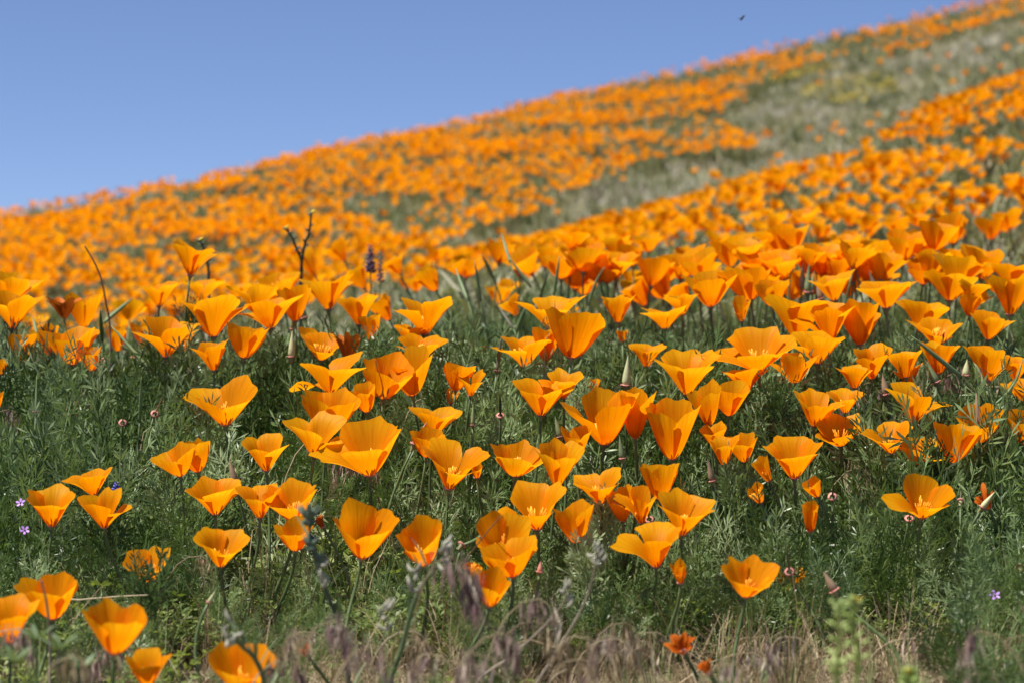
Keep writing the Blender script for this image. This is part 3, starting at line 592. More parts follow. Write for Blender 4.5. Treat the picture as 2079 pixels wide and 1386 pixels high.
nx, ny, b1 = nx[k_], ny[k_], b1[k_]; n = len(nx)
P, Rt, S, I = place(nx, ny, n, len(POP), 0.82, 1.28); S *= (np.clip(1 + 0.15 * b1, 0.70, 1.22) * np.interp(ny, [2.3, 2.6, 2.85, 3.2, 3.5], [0.97, 1.10, 1.02, 0.86, 0.78]))[:, None]
scattered_stuff('poppy_foliage', 'feathery blue-green poppy leaves filling the near bank', 'foliage', P, Rt, S, I, POP)
GR = [blade_clump(20 + k, 22, 0.15, 0.0024) for k in range(4)] + [blade_clump(30 + k, 12, 0.19, 0.0018, spread=0.35) for k in range(2)]
nx, ny = scatter(1300, 1.45, 4.6, 0.33); n = len(nx)
scattered_stuff('green_grass', 'thin green grass blades among the poppy leaves on the near bank', 'grass', *place(nx, ny, n, 6, 0.6, 1.1), GR)
FE = [fern_clump(50 + k) for k in range(4)]
nx, ny = scatter(3200, 1.45, 3.6, 0.33); pu, pv = project(nx, ny, canopy(nx, ny) - 0.1)
k_ = rs.rand(len(nx)) < np.where((pu < 1000) & (pv > 850), 1.0, 0.3) * np.where(ny < 2.10, np.where(pu > 520, 0.06, 0.35), 1.0); nx, ny = nx[k_], ny[k_]; n = len(nx)
scattered_stuff('filaree_leaves', 'low yellow-green ferny leaves covering the lower bank', 'leaves', *place(nx, ny, n, 4, 0.9, 1.9, 0.25), FE)
ST = [blade_clump(80 + k, 26, 0.15, 0.0017, 'straw', 1.1, 0.85) for k in range(5)]
nx, ny = scatter(6500, 1.45, 4.0, 0.33); pu, pv = project(nx, ny, ground_z(nx, ny) + 0.06)
k_ = rs.rand(len(nx)) < np.where(ny < 2.10, np.where(pu > 560, 1.0, 0.5), 0.07); nx, ny = nx[k_], ny[k_]; n = len(nx)
scattered_stuff('dry_straw', 'tangled dry straw and dead stems at the foot of the bank', 'straw', *place(nx, ny, n, 5, 0.6, 1.05, 0.35), ST)
SW = [blade_clump(140 + k, 9, 0.20, 0.0013, 'straw', 0.5, 0.25) for k in range(4)]
nx, ny = scatter(480, 1.9, 3.6, 0.33); n = len(nx)
scattered_stuff('dry_grass_stems', 'thin pale dry grass stems standing among the leaves on the bank', 'grass', *place(nx, ny, n, 4, 0.65, 1.05, 0.2), SW)
HL = [blade_clump(100 + k, 22, 0.15, 0.010, 'hill_leaf', 0.8, 0.5) for k in range(4)]
nx, ny = scatter(40000, 4.0, 26.2, 0.42); nz = canopy(nx, ny) - 0.06; pu, pv = project(nx, ny, nz); sw = inside(SWALE, pu, pv)
k_ = rs.rand(len(nx)) < np.where(sw, 0.22, 1.0); nx, ny = nx[k_], ny[k_]; n = len(nx)
scattered_stuff('hillside_herbs', 'dull green herbs growing between the poppies on the hillside', 'foliage', *place(nx, ny, n, 4, 0.75, 1.5), HL)
HD = [blade_clump(120 + k, 22, 0.13, 0.008, 'hill_dry', 0.9, 0.5) for k in range(3)]
nx, ny = scatter(53000, 5.0, 26.2, 0.42); nz = canopy(nx, ny) - 0.06; pu, pv = project(nx, ny, nz); sw = inside(SWALE, pu, pv); b2 = blotch(nx, ny, 1.6, 21)
k_ = rs.rand(len(nx)) < np.where(sw, np.clip(0.75 + 0.4 * b2, 0.3, 1), np.clip(0.06 + 0.08 * b2, 0, 1)); nx, ny = nx[k_], ny[k_]; n = len(nx)
scattered_stuff('pale_dry_grass', 'pale grey dry grass lining the gully on the hillside', 'grass', *place(nx, ny, n, 3, 0.6, 1.3), HD)
def yellow_bloom():
    b = MB()
    for k in range(6):
        a = 1.047 * k; d = Vector((math.cos(a), math.sin(a), 0.35)); t = Vector((-math.sin(a), math.cos(a), 0)) * 0.006
        b.add([Vector((0, 0, 0)), d * 0.009 + t, d * 0.016, d * 0.009 - t], [(0, 1, 2, 3)])
    nf = len(b.f); b.tube([Vector((0, 0, 0)), Vector((0, 0.003, -0.14))], 0.001, 4)
    me = b.mesh('yellow_bloom', M['yellow']); me.materials.append(M['stem']); me.polygons.foreach_set('material_index', [0] * nf + [1] * (len(b.f) - nf)); return me
nx, ny = scatter(160000, 9, 26, 0.30); nz = canopy(nx, ny) - 0.05; pu, pv = project(nx, ny, nz)
k_ = inside(YELLOW, pu, pv) & (rs.rand(len(nx)) < np.clip(0.3 + 0.4 * blotch(nx, ny, 3, 5), 0, 1)); nx, ny, nz = nx[k_], ny[k_], nz[k_]; n = len(nx)
scattered_stuff('yellow_goldfields', 'patch of small yellow flowers across the upper gully', 'flowers', np.stack([nx, ny, nz], 1),
                np.stack([rs.normal(0, .3, n), rs.normal(0, .3, n), rs.rand(n) * 6], 1), np.repeat(rs.uniform(0.45, 0.8, n)[:, None], 3, 1), np.zeros(n, int), [yellow_bloom()])
# ------------------------------------------------------------------ buds, pods, grass heads and other single plants
def lathe(b, prof, axis, o, n=9, spin=0.0):
    Bm = basis(axis, spin); k = len(b.v)
    for (r, z) in prof: b.v += [o + Bm @ Vector((r * math.cos(6.2832 * i / n), r * math.sin(6.2832 * i / n), z)) for i in range(n)]
    b.f += [(k + i * n + j, k + i * n + (j + 1) % n, k + (i + 1) * n + (j + 1) % n, k + (i + 1) * n + j) for i in range(len(prof) - 1) for j in range(n)]
def add_stem(root, G, pts, r=0.0015, mat='stem'):
    b = MB(); b.tube([p - G for p in pts], [r * (0.85 + 0.5 * i / (len(pts) - 1)) for i in range(len(pts))], 6); return obj('stem', b.mesh('stem', M[mat]), root)
def add_rim(root, P, G, axis, s=1.0):
    o = obj('receptacle', CUP, root); o.matrix_local = Matrix.Translation(P - G) @ basis(axis, 0).to_4x4() @ Matrix.Scale(s, 4)
    obj('receptacle_rim', RIM, o)
def leaf_depth(u, v): return depth_at(u, v - 45)
def make_bud(i, u, v, h, w, mat, lean, label, D=None):
    rng = random.Random(7000 + i); D = D or depth_at(u, v - 10) * 0.985; P = at(u, v, D); k = D / F
    axis = Vector((math.tan(R_(lean)), -0.08, 1)).normalized(); G, pts = stem_pts(P, axis, rng)
    root = thing('poppy_bud', G, label, 'bud', 'unopened poppy buds'); L_, r = h * k, w * k / 2
    b = MB(); lathe(b, [(r * .35, -L_ * .02), (r * .9, L_ * .05), (r, L_ * .16), (r * .92, L_ * .32), (r * .66, L_ * .55), (r * .36, L_ * .76), (r * .15, L_ * .92), (r * .03, L_)], axis, P - G)
    obj('bud_cap', b.mesh('bud_cap', M[mat]), root); add_stem(root, G, pts); add_rim(root, P, G, axis, max(0.6, r / 0.0035))
for i, e in enumerate([
    (1985, 874, 78, 22, 'bud_brown', -2, 'slim brown bud with pink rim standing before a bowl poppy'), (842, 902, 52, 17, 'bud_pink', 28, 'pink pointed bud leaning beside the large smooth poppy'),
    (1271, 782, 62, 18, 'bud_pale', 4, 'pale cream-green bud beside a small flared poppy'), (1640, 594, 58, 15, 'bud_green', 2, 'plump green bud, tallest of three on the crowded crest'),
    (1628, 580, 50, 12, 'bud_brown', 3, 'slender olive bud beside the plump green one'), (1648, 592, 42, 10, 'bud_green', 6, 'thin green bud tucked beside the plump one'), (1667, 607, 40, 13, 'bud_brown', -14, 'short brown bud leaning before a flared crest poppy'),
    (1785, 604, 60, 13, 'bud_brown', -22, 'long brown bud leaning across a flared crest poppy'), (594, 668, 54, 10, 'bud_green', 2, 'straight green bud before the crest trumpets'), (592, 724, 54, 15, 'bud_pale', 2, 'yellowish swollen bud under the straight green one'),
    (618, 645, 44, 13, 'bud_green', -16, 'green bud leaning before the pleated crest poppy'), (1800, 800, 44, 16, 'bud_brown', -12, 'brown bud beside hanging grass heads'), (478, 980, 52, 15, 'bud_brown', -14, 'brown bud below a clean four-petalled poppy'),
    (1694, 1198, 46, 18, 'bud_brown', -30, 'blunt tan bud leaning over blue-green leaves'), (1446, 976, 48, 13, 'bud_brown', -12, 'tan bud beside the broad smooth poppy'), (960, 862, 46, 9, 'bud_green', 1, 'thin green bud over the leaves by the star-rimmed poppy'),
    (1137, 886, 44, 12, 'bud_green', -14, 'green bud leaning under the star-rimmed poppy'), (1264, 930, 48, 13, 'bud_green', -8, 'green bud under the narrow upright cup'), (1900, 776, 42, 17, 'bud_green', -22, 'thick green bud beneath the diagonal pod'),
    (1961, 762, 34, 16, 'bud_pale', 4, 'stubby pale bud beside a bright flared poppy'), (1292, 1030, 40, 13, 'bud_pale', 3, 'pale bud among shaded poppies'), (424, 1222, 28, 9, 'bud_pale', 30, 'tiny pale bud in the grass below the three-lobed poppy'),
    (1994, 1030, 42, 13, 'bud_pale', 38, 'pale grey bud before a shrivelled poppy'), (1096, 1160, 22, 12, 'bud_pink', 5, 'tiny pinkish bud beside the face-on bloom')]):
    make_bud(i, *e)
def make_pod(i, u0, v0, u1, v1, w, mat, label, rim=True, D=None, bow=0.0):
    rng = random.Random(7300 + i); D = D or depth_at(u0, v0 - 25) * 0.985; P = at(u0, v0, D); k = D / F; T = at(u1, v1, D * rng.uniform(0.985, 1.015))
    ax = (T - P); L_ = ax.length; axis = ax.normalized(); side = axis.cross(Vector((0, 1, 0))).normalized() * (-bow * L_)
    sa = Vector((axis.x * 0.5, 0, max(axis.z, 0.3))).normalized(); G, pts = stem_pts(P, (axis - side * (1.5 / max(L_, 1e-4))).normalized() if abs(bow) > 0 else axis if axis.z > .5 else sa, rng)
    root = thing('poppy_seed_pod', G, label, 'seed pod', 'ripening poppy seed pods'); r = w * k / 2
    c = [p - G for p in bez(P, P + ax * .33 + side, P + ax * .67 + side, T, 9)]
    b = MB(); b.tube(c, [r * q_ for q_ in (.55, .85, 1, 1, .95, .85, .68, .45, .22)], 7); obj('pod', b.mesh('pod', M[mat]), root)
    add_stem(root, G, pts, 0.0014)
    if rim: add_rim(root, P, G, axis if axis.z > .3 else sa, 0.95)
for i, e in enumerate([
    (73, 836, 75, 762, 6, 'pod', 'straight green pod with a pale rim under the stacked pair'), (32, 694, 34, 655, 6, 'pod', 'green pod touching the lower of the stacked pair'), (76, 684, 67, 644, 7, 'pod', 'green pod beside the crumpled crest poppy'),
    (284, 858, 287, 764, 7, 'pod', 'thin upright pod alone in the dark grass', False), (304, 750, 226, 662, 8, 'pod', 'slanting green pod below the crumpled crest poppy', False), (210, 656, 269, 606, 9, 'pod', 'slanting green pod pointing at the lone tall poppy', False),
    (208, 692, 203, 630, 9, 'pod', 'short upright pod beside the crest cup poppy', False), (1009, 753, 1017, 686, 8, 'pod_dark', 'dark upright pod with a pink rim before the low trumpet'), (1016, 843, 1015, 797, 6, 'pod_dark', 'dark short pod with a pink rim beside the star-rimmed poppy'),
    (938, 1106, 1010, 1020, 9, 'pod', 'curved green pod arching over the face-on bloom', True, None, 0.22), (1957, 768, 1850, 682, 10, 'pod', 'long diagonal green pod crossing a flared poppy', False, 2.62), (2014, 824, 2076, 728, 7, 'pod', 'long curved green pod beside a bright flared poppy', True, 2.55, 0.14),
    (1588, 772, 1587, 735, 3, 'pod_dark', 'bare pink-rimmed receptacle under the very wide poppy'), (1603, 1160, 1597, 1112, 6, 'pod_dark', 'dark pod on a bright pink rim beside the fan-rimmed poppy'), (1690, 1008, 1693, 978, 4, 'pod_dark', 'dull pink rim with a dark pod in the leaves'),
    (1318, 1054, 1312, 1000, 6, 'pod', 'green pod on a white rim before shaded poppies'), (1846, 1052, 1850, 1020, 3, 'pod', 'pale pink rim under the poppy with a tongue petal'), (2072, 1152, 2068, 1110, 5, 'pod', 'pink rim with a green pod at the leafy end'),
    (1950, 1018, 1951, 992, 4, 'pod_dark', 'dull pink rim beside the large tongue-petalled poppy'), (249, 858, 250, 838, 3, 'pod', 'cream rim with a stub pod over dark grass'), (314, 840, 330, 806, 3, 'bud_pink', 'pink rim with a withered style over the grass'),
    (272, 724, 268, 690, 4, 'pod', 'pink rim under the swept-petal poppy'), (212, 732, 216, 700, 3, 'pod', 'pink rim under the bowl poppy by the pods'), (2004, 776, 2001, 748, 3, 'pod', 'dark pink rim below the bright flared poppy'),
    (950, 612, 925, 546, 7, 'pod', 'leaning pod, in the loose group behind the crest gap', False, 3.5), (976, 612, 964, 532, 7, 'pod', 'upright pod in the loose group behind the crest gap', False, 3.5), (1002, 566, 978, 516, 7, 'pod', 'dark leaning pod, topmost in the crest gap', False, 3.6),
    (1036, 534, 1018, 474, 7, 'pod', 'tall pod rising over the gap in the crest', False, 3.6), (1078, 584, 1034, 524, 7, 'pod', 'long slanting pod crossing the crest gap', False, 3.55), (1124, 604, 1136, 522, 7, 'pod', 'pod leaning beside the crest gap poppies', False, 3.5),
    (1196, 622, 1228, 542, 6, 'pod', 'thin bowed pod beside a soft drift of poppies', False, 3.45, -0.08), (1050, 676, 1066, 626, 12, 'pod', 'thick pale green pod under the crest gap', False, 3.3), (1096, 604, 1114, 548, 6, 'pod', 'short pod behind the crest gap poppies', False, 3.6),
    (1042, 668, 1012, 622, 7, 'pod_dark', 'dark slanting pod under the crest gap', False, 3.35)]):
    make_pod(i, *e)
# ---- drooping brome heads: stem and separate spikelets
def spikelet(seed, mat):
    rng = random.Random(seed); b = MB()
    for k in range(6):
        z0 = -0.002 * k; a = (k % 2) * math.pi + rng.uniform(-.4, .4); sp = rng.uniform(0.06, 0.2); o = Vector((0, 0, z0))
        d = Vector((math.cos(a) * sp, math.sin(a) * sp, -1)).normalized(); sd = d.cross(Vector((math.sin(a), -math.cos(a), 0.1))).normalized(); L_ = 0.011
        b.add([o, o + d * L_ * .45 + sd * .0012, o + d * L_, o + d * L_ * .45 - sd * .0012], [(0, 1, 2, 3)])
        e = o + d * L_; aw = rng.uniform(.010, .018); s2 = Vector((-sd.y, sd.x, 0)) * .0002 + sd * .00022
        b.add([e - d * .001 - s2, e - d * .001 + s2, e + d * aw + Vector((rng.uniform(-.002, .002), rng.uniform(-.002, .002), 0))], [(0, 1, 2)])
    b.tube([Vector((0, 0, 0.009)), Vector((0, 0, 0))], .00025, 4); return b.mesh('spikelet', M[mat], False)
SPK = {m_: [spikelet(600 + k, m_) for k in range(4)] for m_ in ('brome', 'brome_tan')}
def make_brome(i, u, v, h, mat, side, label, D=None, n=13):
    rng = random.Random(7600 + i); D = D or leaf_depth(u, v) * 0.99; T = at(u, v, D); k = D / F; L_ = h * k; sc = max(0.55, L_ / 0.055)
    gx = T.x - side * rng.uniform(.03, .06); gy = T.y + rng.uniform(-.01, .02); G = Vector((gx, gy, gz(gx, gy) - .004))
    root = thing('brome_grass', G, label, 'grass', 'drooping brome grass heads'); hgt = T.z - G.z
    b = MB(); c = bez(G, G + Vector((0, 0, hgt * .6)), T + Vector((-side * .03, 0, .004)), T, 8) + [T + Vector((side * .010 * sc, 0, -.006 * sc)), T + Vector((side * .016 * sc, 0, -.018 * sc)), T + Vector((side * .018 * sc, 0, -.032 * sc))]
    b.tube([p - G for p in c], [.0006] * 6 + [.00045] * 2 + [.0004, .0003, .0003], 5); obj('stem', b.mesh('stem', M['brome_tan']), root)
    for q_ in range(int(n * 1.6)):
        f = rng.random(); j = 6 + f * 3.9; a = int(j); o = c[a].lerp(c[min(a + 1, 10)], j - a)
        m4 = Matrix.Translation(o - G + Vector((rng.gauss(0, .004), rng.gauss(0, .004), 0)) * sc) @ Euler((rng.gauss(0, .16), rng.gauss(-side * .10, .2), rng.uniform(0, 6.28))).to_matrix().to_4x4() @ Matrix.Scale(sc * rng.uniform(.85, 1.2), 4)
        obj('spikelet', SPK[mat][rng.randrange(4)], root).matrix_local = m4
for i, e in enumerate([
    (918, 1130, 150, 'brome', 1, 'large blurred purple grass head drooping before the small cup poppy', 1.66, 20), (1022, 1285, 105, 'brome', 1, 'blurred purple-brown grass head low in the straw under the small cup', 1.58, 18), (1095, 1215, 95, 'brome', 1, 'streaky grass head between the cup poppy and the woolly stalk', 1.72, 13),
    (680, 1260, 110, 'brome', 1, 'blurred purple grass head beside the bristly plant', 1.55, 16), (755, 1310, 95, 'brome', 1, 'dark purple grass head under the bristly plant', 1.5, 16), (1336, 1283, 75, 'brome_tan', 1, 'pale straw-coloured grass head beside the dark shrivelled poppy', 1.95, 10), (1490, 1345, 75, 'brome', 1, 'blurred purple tuft beneath the fan-rimmed poppy', 1.55, 10),
    (868, 806, 78, 'brome', 1, 'dry brown grass head hanging over half-hidden poppies'), (1764, 776, 80, 'brome', 1, 'brown grass head hanging under flared poppies, striped white'), (1942, 757, 85, 'brome', 1, 'thick purple-brown grass head under the diagonal pod', None, 20), (1728, 792, 66, 'brome', -1, 'pale streaked grass head beside a flared poppy'),
    (1876, 750, 62, 'brome', 1, 'silvery purple grass head under the upper drift'), (2036, 778, 60, 'brome', 1, 'purple grass head beside the curved pod'), (1832, 846, 76, 'brome', -1, 'violet-tinged grass head behind the three-winged poppy'), (160, 806, 112, 'brome_tan', 1, 'pale tan grass head arching over the dark grass', None, 16),
    (408, 1128, 62, 'brome_tan', 1, 'tan grass head under the three-lobed poppy'), (1742, 950, 120, 'brome_tan', 1, 'long tan grass head hanging behind the rolled poppy', None, 18), (1862, 1296, 85, 'brome', 1, 'brown grass head lying over the straw mat', 1.95, 13), (696, 930, 72, 'brome', -1, 'dark brown grass head behind the huge double-looking poppy'),
    (1920, 945, 62, 'brome', 1, 'brown grass head under the shaded bowl poppy'), (425, 800, 66, 'brome_tan', 1, 'tan grass head beside the ragged open poppy'), (600, 1285, 92, 'brome_tan', -1, 'blurred tan grass head beside the blurred round poppy', 1.6, 13), (960, 1325, 85, 'brome', -1, 'blurred brown grass head deep in the straw', 1.5, 12),
    (150, 1330, 80, 'brome_tan', 1, 'blurred tan grass head under the ragged pointed poppy', 1.5, 12), (20, 830, 60, 'brome', 1, 'dusky grass head in shade under the stacked pair'), (645, 890, 50, 'brome_tan', 1, 'small tan grass head under the stack of three'), (1228, 1290, 80, 'brome', -1, 'brown grass head beside the woolly stalk', 1.6, 11),
    (240, 680, 55, 'brome', 1, 'thin purple grass head beside the slanting crest pod'), (745, 930, 60, 'brome_tan', 1, 'white-streaked grass head under the huge double-looking poppy'), (2060, 1290, 60, 'brome_tan', -1, 'tan grass head over blue-green leaves', 1.95, 9)]):
    make_brome(i, *e)
rb = random.Random(77)
for i in range(26):
    u = rb.choice([rb.uniform(540, 1320), rb.uniform(540, 1320), rb.uniform(1420, 2060), rb.uniform(20, 540)]); v = rb.uniform(1255, 1375); m_ = rb.choice(['brome', 'brome', 'brome_tan'])
    make_brome(40 + i, u, v, rb.uniform(60, 100), m_, rb.choice([-1, 1]), ('purple-brown' if m_ == 'brome' else 'straw-coloured') + ' grass head in the straw mat at the foot of the bank', rb.uniform(1.6, 2.05), 12)
# ---- small violet and blue flowers
def make_violet(i, u, v, label):
    D = leaf_depth(u, v - 30) * 0.97; P = at(u, v, D); rng = random.Random(i); ax = Vector((rng.uniform(-.3, .3), -1, .7)).normalized(); G, pts = stem_pts(P, Vector((0, 0, 1)), rng)
    root = thing('filaree_flower', G, label, 'flower', 'small violet filaree flowers'); Bm = basis(ax, rng.uniform(0, 1))
    for k in range(5):
        a = 1.2566 * k; d = Bm @ Vector((math.cos(a), math.sin(a), .25)); t = Bm @ Vector((-math.sin(a), math.cos(a), 0)); o = P - G; b = MB()
        b.add([o, o + d * .0022 + t * .0010, o + d * .0040 + t * .0012, o + d * .0050, o + d * .0040 - t * .0012, o + d * .0022 - t * .0010], [(0, 1, 5), (1, 2, 4, 5), (2, 3, 4)]); obj('petal', b.mesh('petal', M['violet']), root)
    b = MB(); lathe(b, [(.0002, -.001), (.001, 0), (.0008, .001), (.0001, .0016)], ax, P - G, 6); obj('flower_centre', b.mesh('flower_centre', M['owl']), root); add_stem(root, G, pts, .0006)
make_violet(1, 42, 1020, 'small violet flower nearest the flared poppy in the grass'); make_violet(2, 50, 1076, 'lower of two small violet flowers in the grass'); make_violet(3, 2020, 1208, 'small violet flower on a hooked stalk above blue-green leaves')
def make_spike(u, v0, v1, D, mat, label, name, n=26, wpx=30, group=None):
    """upright flower spike with whorled florets"""
    P, T = at(u, v0, D), at(u, v1, D); rng = random.Random(int(u)); G, pts = stem_pts(P, Vector((0, 0, 1)), rng); root = thing(name, G, label, 'flower', group); k = D / F
    add_stem(root, G, [T] + pts, .0012)
    for j in range(n):
        f = (j + .5) / n; o = P.lerp(T, f); a = 2.4 * j; r = wpx * k / 2 * (1 - .55 * f); d = Vector((math.cos(a), math.sin(a), .5)).normalized(); b = MB()
        lathe(b, [(.0004, 0), (r * .22, r * .3), (r * .28, r * .6), (r * .12, r * .95), (.0001, r)], d, o - G, 6); obj('floret', b.mesh('floret', M[mat]), root)
make_spike(236, 1002, 978, leaf_depth(236, 985) * .985, 'blue', 'small blue lupine spike between two overlapping poppies', 'lupine_spike', 16, 26)
make_spike(752, 556, 500, 3.7, 'owl', 'dusky purple flower spike standing in the crest gap', 'owls_clover_spike', 26, 30); make_spike(772, 575, 512, 3.75, 'owl', 'second dusky spike beside the purple one in the crest gap', 'owls_clover_spike', 22, 22)
make_spike(520, 598, 572, 3.6, 'owl', 'tiny dusky spike behind the crest trumpets', 'owls_clover_spike', 12, 14)
# ---- woolly stalks, bristly plants, fiddlenecks, racemes
def stalk_thing(name, label, cat, pix, D, r, mat, group=None, ground=True):
    pts = [at(u, v, D * (1 + .01 * k)) for k, (u, v) in enumerate(pix)]
    if ground:
        e = pts[-1]; g = gz(e.x, e.y) - .004
        if e.z > g: pts.append(Vector((e.x + (pts[-1].x - pts[-2].x) * .4, e.y, g)))
    G = pts[-1].copy(); root = thing(name, G, label, cat, group); sm = []
    for a in range(len(pts) - 1):
        p0, p1, p2, p3 = pts[max(a - 1, 0)], pts[a], pts[a + 1], pts[min(a + 2, len(pts) - 1)]
        for t in (0, .25, .5, .75): sm.append(.5 * ((2 * p1) + (p2 - p0) * t + (2 * p0 - 5 * p1 + 4 * p2 - p3) * t * t + (3 * p1 - p0 - 3 * p2 + p3) * t ** 3))
    sm.append(pts[-1]); b = MB(); b.tube([p - G for p in sm], [r * (.55 + .6 * i / len(sm)) for i in range(len(sm))], 6); obj('stem', b.mesh('stem', M[mat]), root)
    return root, G, [p for p in sm]
def wool_head(root, o, s, seed, mat='wool', n=7):
    rng = random.Random(seed)
    for k in range(n):
        a = rng.uniform(0, 6.28); d = Vector((math.cos(a) * .7, math.sin(a) * .5, rng.uniform(-.2, .9))).normalized(); e = o + Vector((rng.uniform(-.3, .3), rng.uniform(-.2, .2), rng.uniform(-1.0, .9))) * s
        b = MB(); c = [e, e + d * s * .3, e + d * s * .55 + Vector((0, 0, .12)) * s, e + d * s * .65 + Vector((0, 0, .35)) * s]; b.tube(c, [s * .10, s * .17, s * .13, s * .03], 6); obj('woolly_bract', b.mesh('woolly_bract', M[mat]), root)
r_, G, p_ = stalk_thing('woolly_stalk', 'long tan stalk with a grey woolly tip slanting over dark leaves', 'stalk', [(1212, 1118), (1206, 1160), (1188, 1220), (1150, 1290), (1090, 1386), (1050, 1450)], 1.74, .0012, 'twig', 'woolly stalks')
wool_head(r_, p_[1] - G, .009, 1, n=11)
r_, G, p_ = stalk_thing('woolly_stalk', 'shorter stalk with a grey woolly tip beside the long one', 'stalk', [(1152, 1205), (1138, 1232), (1100, 1275), (1040, 1330), (960, 1400)], 1.72, .0011, 'twig', 'woolly stalks')
wool_head(r_, p_[1] - G, .008, 2, n=9)
def lance(o, d, L_, w, up):
    s = d.cross(up).normalized(); b = MB(); c = [o + d * L_ * f + up * L_ * .18 * math.sin(f * 2.2) for f in (0, .25, .5, .75, 1)]; b.blade(c, [w * .5, w, w * .95, w * .6, w * .05], s); return b
def bristly(label, pix, D, heads, seed, mat='bristle'):
    rng = random.Random(seed); root, G, p_ = stalk_thing('bristly_plant', label, 'plant', pix, D, .0021, mat, 'bristly grey-green plants')
    for (u, v, s, wool) in heads:
        o = at(u, v, D) - G
        if wool: wool_head(root, o, s, seed + int(u), n=8)
        else:
            for k in range(12):
                a = rng.uniform(0, 6.28); d = Vector((math.cos(a) * .55, math.sin(a) * .55, rng.uniform(.3, 1))).normalized(); b = MB(); b.tube([o - d * s * .4, o + d * s * .3, o + d * s], [s * .16, s * .15, s * .02], 5); obj('calyx', b.mesh('calyx', M[mat]), root)
    for k in range(11):
        i = int((.18 + .75 * k / 11) * (len(p_) - 1)); a = 2.2 * k; d = Vector((math.cos(a) * .8, math.sin(a) * .5, .65)).normalized(); obj('leaf', lance(p_[i] - G, d, rng.uniform(.022, .036), .0028, Vector((0, 0, 1)).cross(d).cross(d).normalized() * -1).mesh('leaf', M['sage']), root)
bristly('blurred grey-green plant with a bristly bud head before an open bloom', [(628, 1052), (634, 1110), (655, 1180), (690, 1270), (705, 1350), (710, 1440)], 1.72, [(627, 1052, .013, False), (632, 1108, .011, False), (655, 1165, .010, True), (648, 1140, .009, False)], 5)
bristly('blurred grey-green plant with woolly buds beside the shell-shaped poppy', [(905, 1130), (880, 1160), (850, 1200), (830, 1260), (815, 1320), (790, 1400)], 1.70, [(903, 1128, .011, True), (842, 1175, .010, True), (780, 1255, .010, True)], 6, 'sage')
bristly('blurred leafy grey stalk in the straw below the bristly head', [(470, 1285), (490, 1310), (520, 1340), (540, 1420)], 1.62, [(468, 1282, .010, True)], 7, 'sage')
for (label, pix, D) in [('dark hooked fiddleneck stalk rising above the crest', [(632, 432), (628, 470), (618, 500), (612, 540), (610, 600)], 3.5), ('shorter dark fiddleneck branch leaning on the taller one', [(578, 464), (592, 480), (602, 505), (612, 535), (611, 610)], 3.52), ('dark fiddleneck tip behind the lone tall poppy', [(404, 488), (412, 500), (420, 530), (424, 590)], 3.5)]:
    root, G, p_ = stalk_thing('fiddleneck_stalk', label, 'stalk', pix, D, .0026, 'bristle', 'dark fiddleneck stalks'); rng = random.Random(label)
    for k in range(12):
        o = p_[min(k, len(p_) - 1)] - G; a = 2.4 * k; d = Vector((math.cos(a), math.sin(a), .6)).normalized(); b = MB(); b.tube([o, o + d * .004, o + d * .0075], [.0012, .0021, .0006], 5); obj('bud', b.mesh('bud', M['bristle' if k else 'yellow']), root)
def raceme(label, pix, D, seed, tip=True):
    rng = random.Random(seed); root, G, p_ = stalk_thing('mustard_raceme', label, 'plant', pix, D, .0016, 'raceme', 'blurred green racemes'); n = len(p_)
    for k in range(20):
        i = int(k / 20 * (n - 4)); o = p_[i] - G; a = 2.4 * k + seed; d = Vector((math.cos(a), math.sin(a) * .7, .55)).normalized(); s = .0048 if k > 5 else .0038
        b = MB(); b.tube([o, o + d * s * .5, o + d * s, o + d * s * 1.6], [.0004, .0008, .0015, .0007], 6); obj('seed_pod', b.mesh('seed_pod', M['raceme']), root)
    if tip:
        o = p_[0] - G
        for k in range(4):
            a = 1.57 * k; d = Vector((math.cos(a), math.sin(a), .5)).normalized(); b = lance(o, d, .006, .0035, Vector((0, 0, 1))); obj('petal', b.mesh('petal', M['yellow']), root)
raceme('blurred pale green stalk of round pods beside its yellow-tipped twin', [(1702, 1228), (1704, 1290), (1700, 1350), (1698, 1440)], 1.36, 1, False); raceme('blurred pale green stalk of round pods with a yellow tip', [(1736, 1222), (1728, 1270), (1744, 1330), (1738, 1440)], 1.38, 2)
raceme('blurred yellow flower tip poking from the straw mat', [(1845, 1366), (1850, 1400), (1850, 1470)], 1.36, 3)
stalk_thing('bare_twig', 'pale bare twig leaning over the crest beside the stacked pair', 'twig', [(172, 500), (190, 530), (205, 565), (214, 610), (224, 690)], 3.02, .0016, 'twig')
stalk_thing('dry_grass_stalk', 'pale straw crossing the face-on poppy', 'grass stalk', [(1018, 1046), (1000, 1066), (960, 1116), (935, 1150), (905, 1230)], depth_at(1023, 1126) * .955, .0007, 'straw')
stalk_thing('dry_grass_stalk', 'tan stalk crossing the smooth round bowl poppy', 'grass stalk', [(762, 730), (770, 770), (772, 830), (774, 880)], depth_at(779, 808) * .97, .0008, 'straw')
stalk_thing('dry_grass_stalk', 'thin white straw lying across the grass by the veined poppy', 'grass stalk', [(300, 1207), (240, 1210), (160, 1217), (120, 1225)], 2.0, .0008, 'straw')
stalk_thing('dry_grass_stalk', 'blurred stalk crossing the veined cup poppy', 'grass stalk', [(84, 1178), (92, 1210), (98, 1250), (102, 1330)], 1.72, .0012, 'twig')
stalk_thing('dry_grass_stalk', 'pale bent straw under the woolly stalks', 'grass stalk', [(1150, 1330), (1138, 1318), (1100, 1305), (1068, 1300), (1030, 1330)], 1.85, .0008, 'straw')
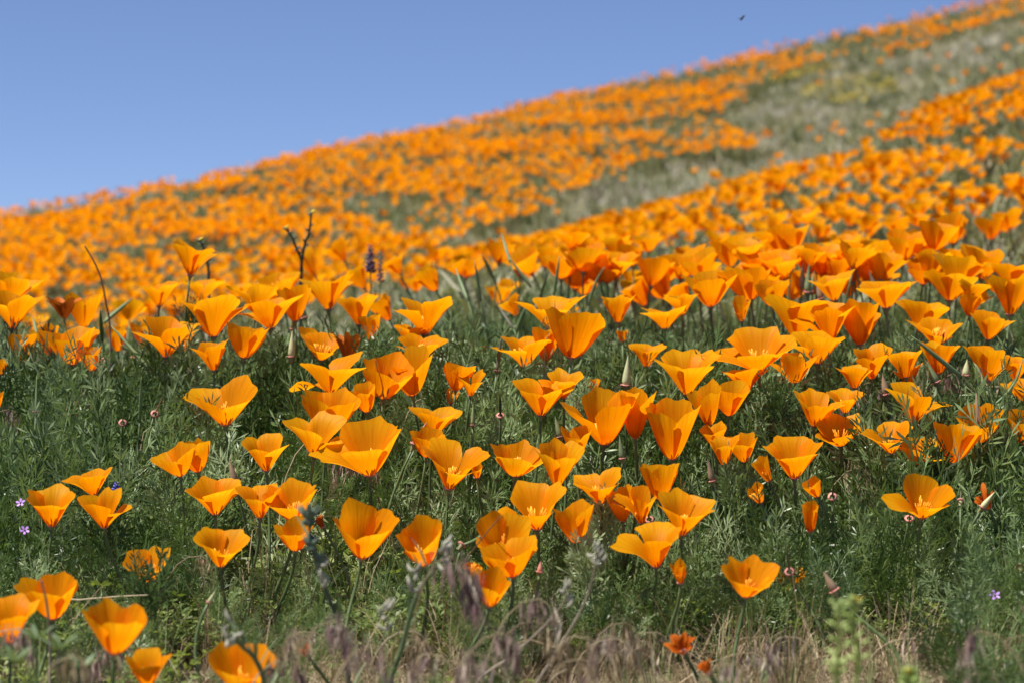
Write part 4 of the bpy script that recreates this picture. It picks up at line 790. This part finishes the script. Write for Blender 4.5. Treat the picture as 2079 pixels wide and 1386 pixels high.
# ---- lupine leaves at the foot of the bank
for i, (u, v, D, label) in enumerate([(72, 1300, 1.58, 'blurred palm-like lupine leaf under the blurred flared poppy'), (120, 1320, 1.55, 'blurred palm-like lupine leaf beside the ragged pointed poppy'), (30, 1345, 1.52, 'blurred palm-like lupine leaf lowest in the straw'), (165, 1360, 1.56, 'blurred lupine leaf beneath the ragged pointed poppy')]):
    P = at(u, v, D); rng = random.Random(i); G, pts = stem_pts(P, Vector((0, 0, 1)), rng); root = thing('lupine_leaf', G, label, 'leaf', 'palm-like lupine leaves'); add_stem(root, G, pts, .0010)
    for k in range(7):
        a = .9 * k + i; d = Vector((math.cos(a), math.sin(a) * .7, .35)).normalized(); obj('leaflet', lance(P - G, d, .018, .0042, Vector((0, 0, 1))).mesh('leaflet', M['sage']), root)
# ---- dark leafy sprigs standing up between the crest flowers
def sprig_mesh(seed): return poppy_leaf_clump(seed, 8, 0.085, 0.009, 0.0018, 'leaf', 1.5)
SPR = [sprig_mesh(300 + k) for k in range(3)]
for i, (u, v, label) in enumerate([(322, 640, 'dark feathery sprig under the small flared crest poppy'), (395, 585, 'dark feathery sprig beside the lone tall stalk'), (892, 720, 'dark feathery sprig below the clear-standing trumpet'), (1585, 745, 'bushy dark sprig standing under the very wide poppy'), (770, 655, 'dark sprig between crest poppies and the clear trumpet'),
                                   (1180, 735, 'feathery sprig under the tall crumpled poppy'), (1230, 978, 'feathery sprig before the yellow-edged poppy'), (1895, 880, 'dark sprig before the shaded bowl poppy'), (1490, 900, 'feathery sprig between two small open poppies'), (300, 1120, 'dark sprig before the dim poppy'), (60, 670, 'dark sprig beside the lower stacked poppy'), (1195, 1050, 'feathery sprig before the shaded cup by the wide flared poppy')]):
    D = depth_at(u, v + 45) * .985; T = at(u, v + 42, D); G = Vector((T.x, T.y, gz(T.x, T.y) - .004)); root = thing('poppy_leaf_sprig', G, label, 'leaves', 'feathery sprigs among the flowers'); Lh = T.z - G.z
    b = MB(); b.tube([Vector((0, 0, 0)), Vector((.004, 0, Lh * .3)), Vector((0, 0, max(Lh - .075, .02)))], .0016, 6); obj('stem', b.mesh('stem', M['stem']), root)
    o = obj('leaf_spray', SPR[i % 3], root); o.location = (0, 0, max(Lh - .08, .0)); o.rotation_euler = (0, 0, i * 1.3)
# ---- flying insect against the sky
P = at(1507, 37, 3.4); root = thing('flying_insect', P, 'tiny dark insect flying in the open blue sky', 'insect'); ax = Vector((.5, -.3, .6)).normalized()
b = MB(); lathe(b, [(.0002, -.0045), (.0014, -.003), (.0017, -.001), (.0010, .0006), (.0016, .002), (.0013, .0035), (.0003, .0046)], ax, Vector((0, 0, 0)), 8); obj('body', b.mesh('body', M['insect']), root)
for s in (-1, 1):
    d = Vector((s * .9, .2, .45 * s + .3)).normalized(); b = lance(Vector((0, 0, 0)), d, .0075, .0026, Vector((0, 1, .2)).normalized()); obj('wing', b.mesh('wing', M['wing']), root)
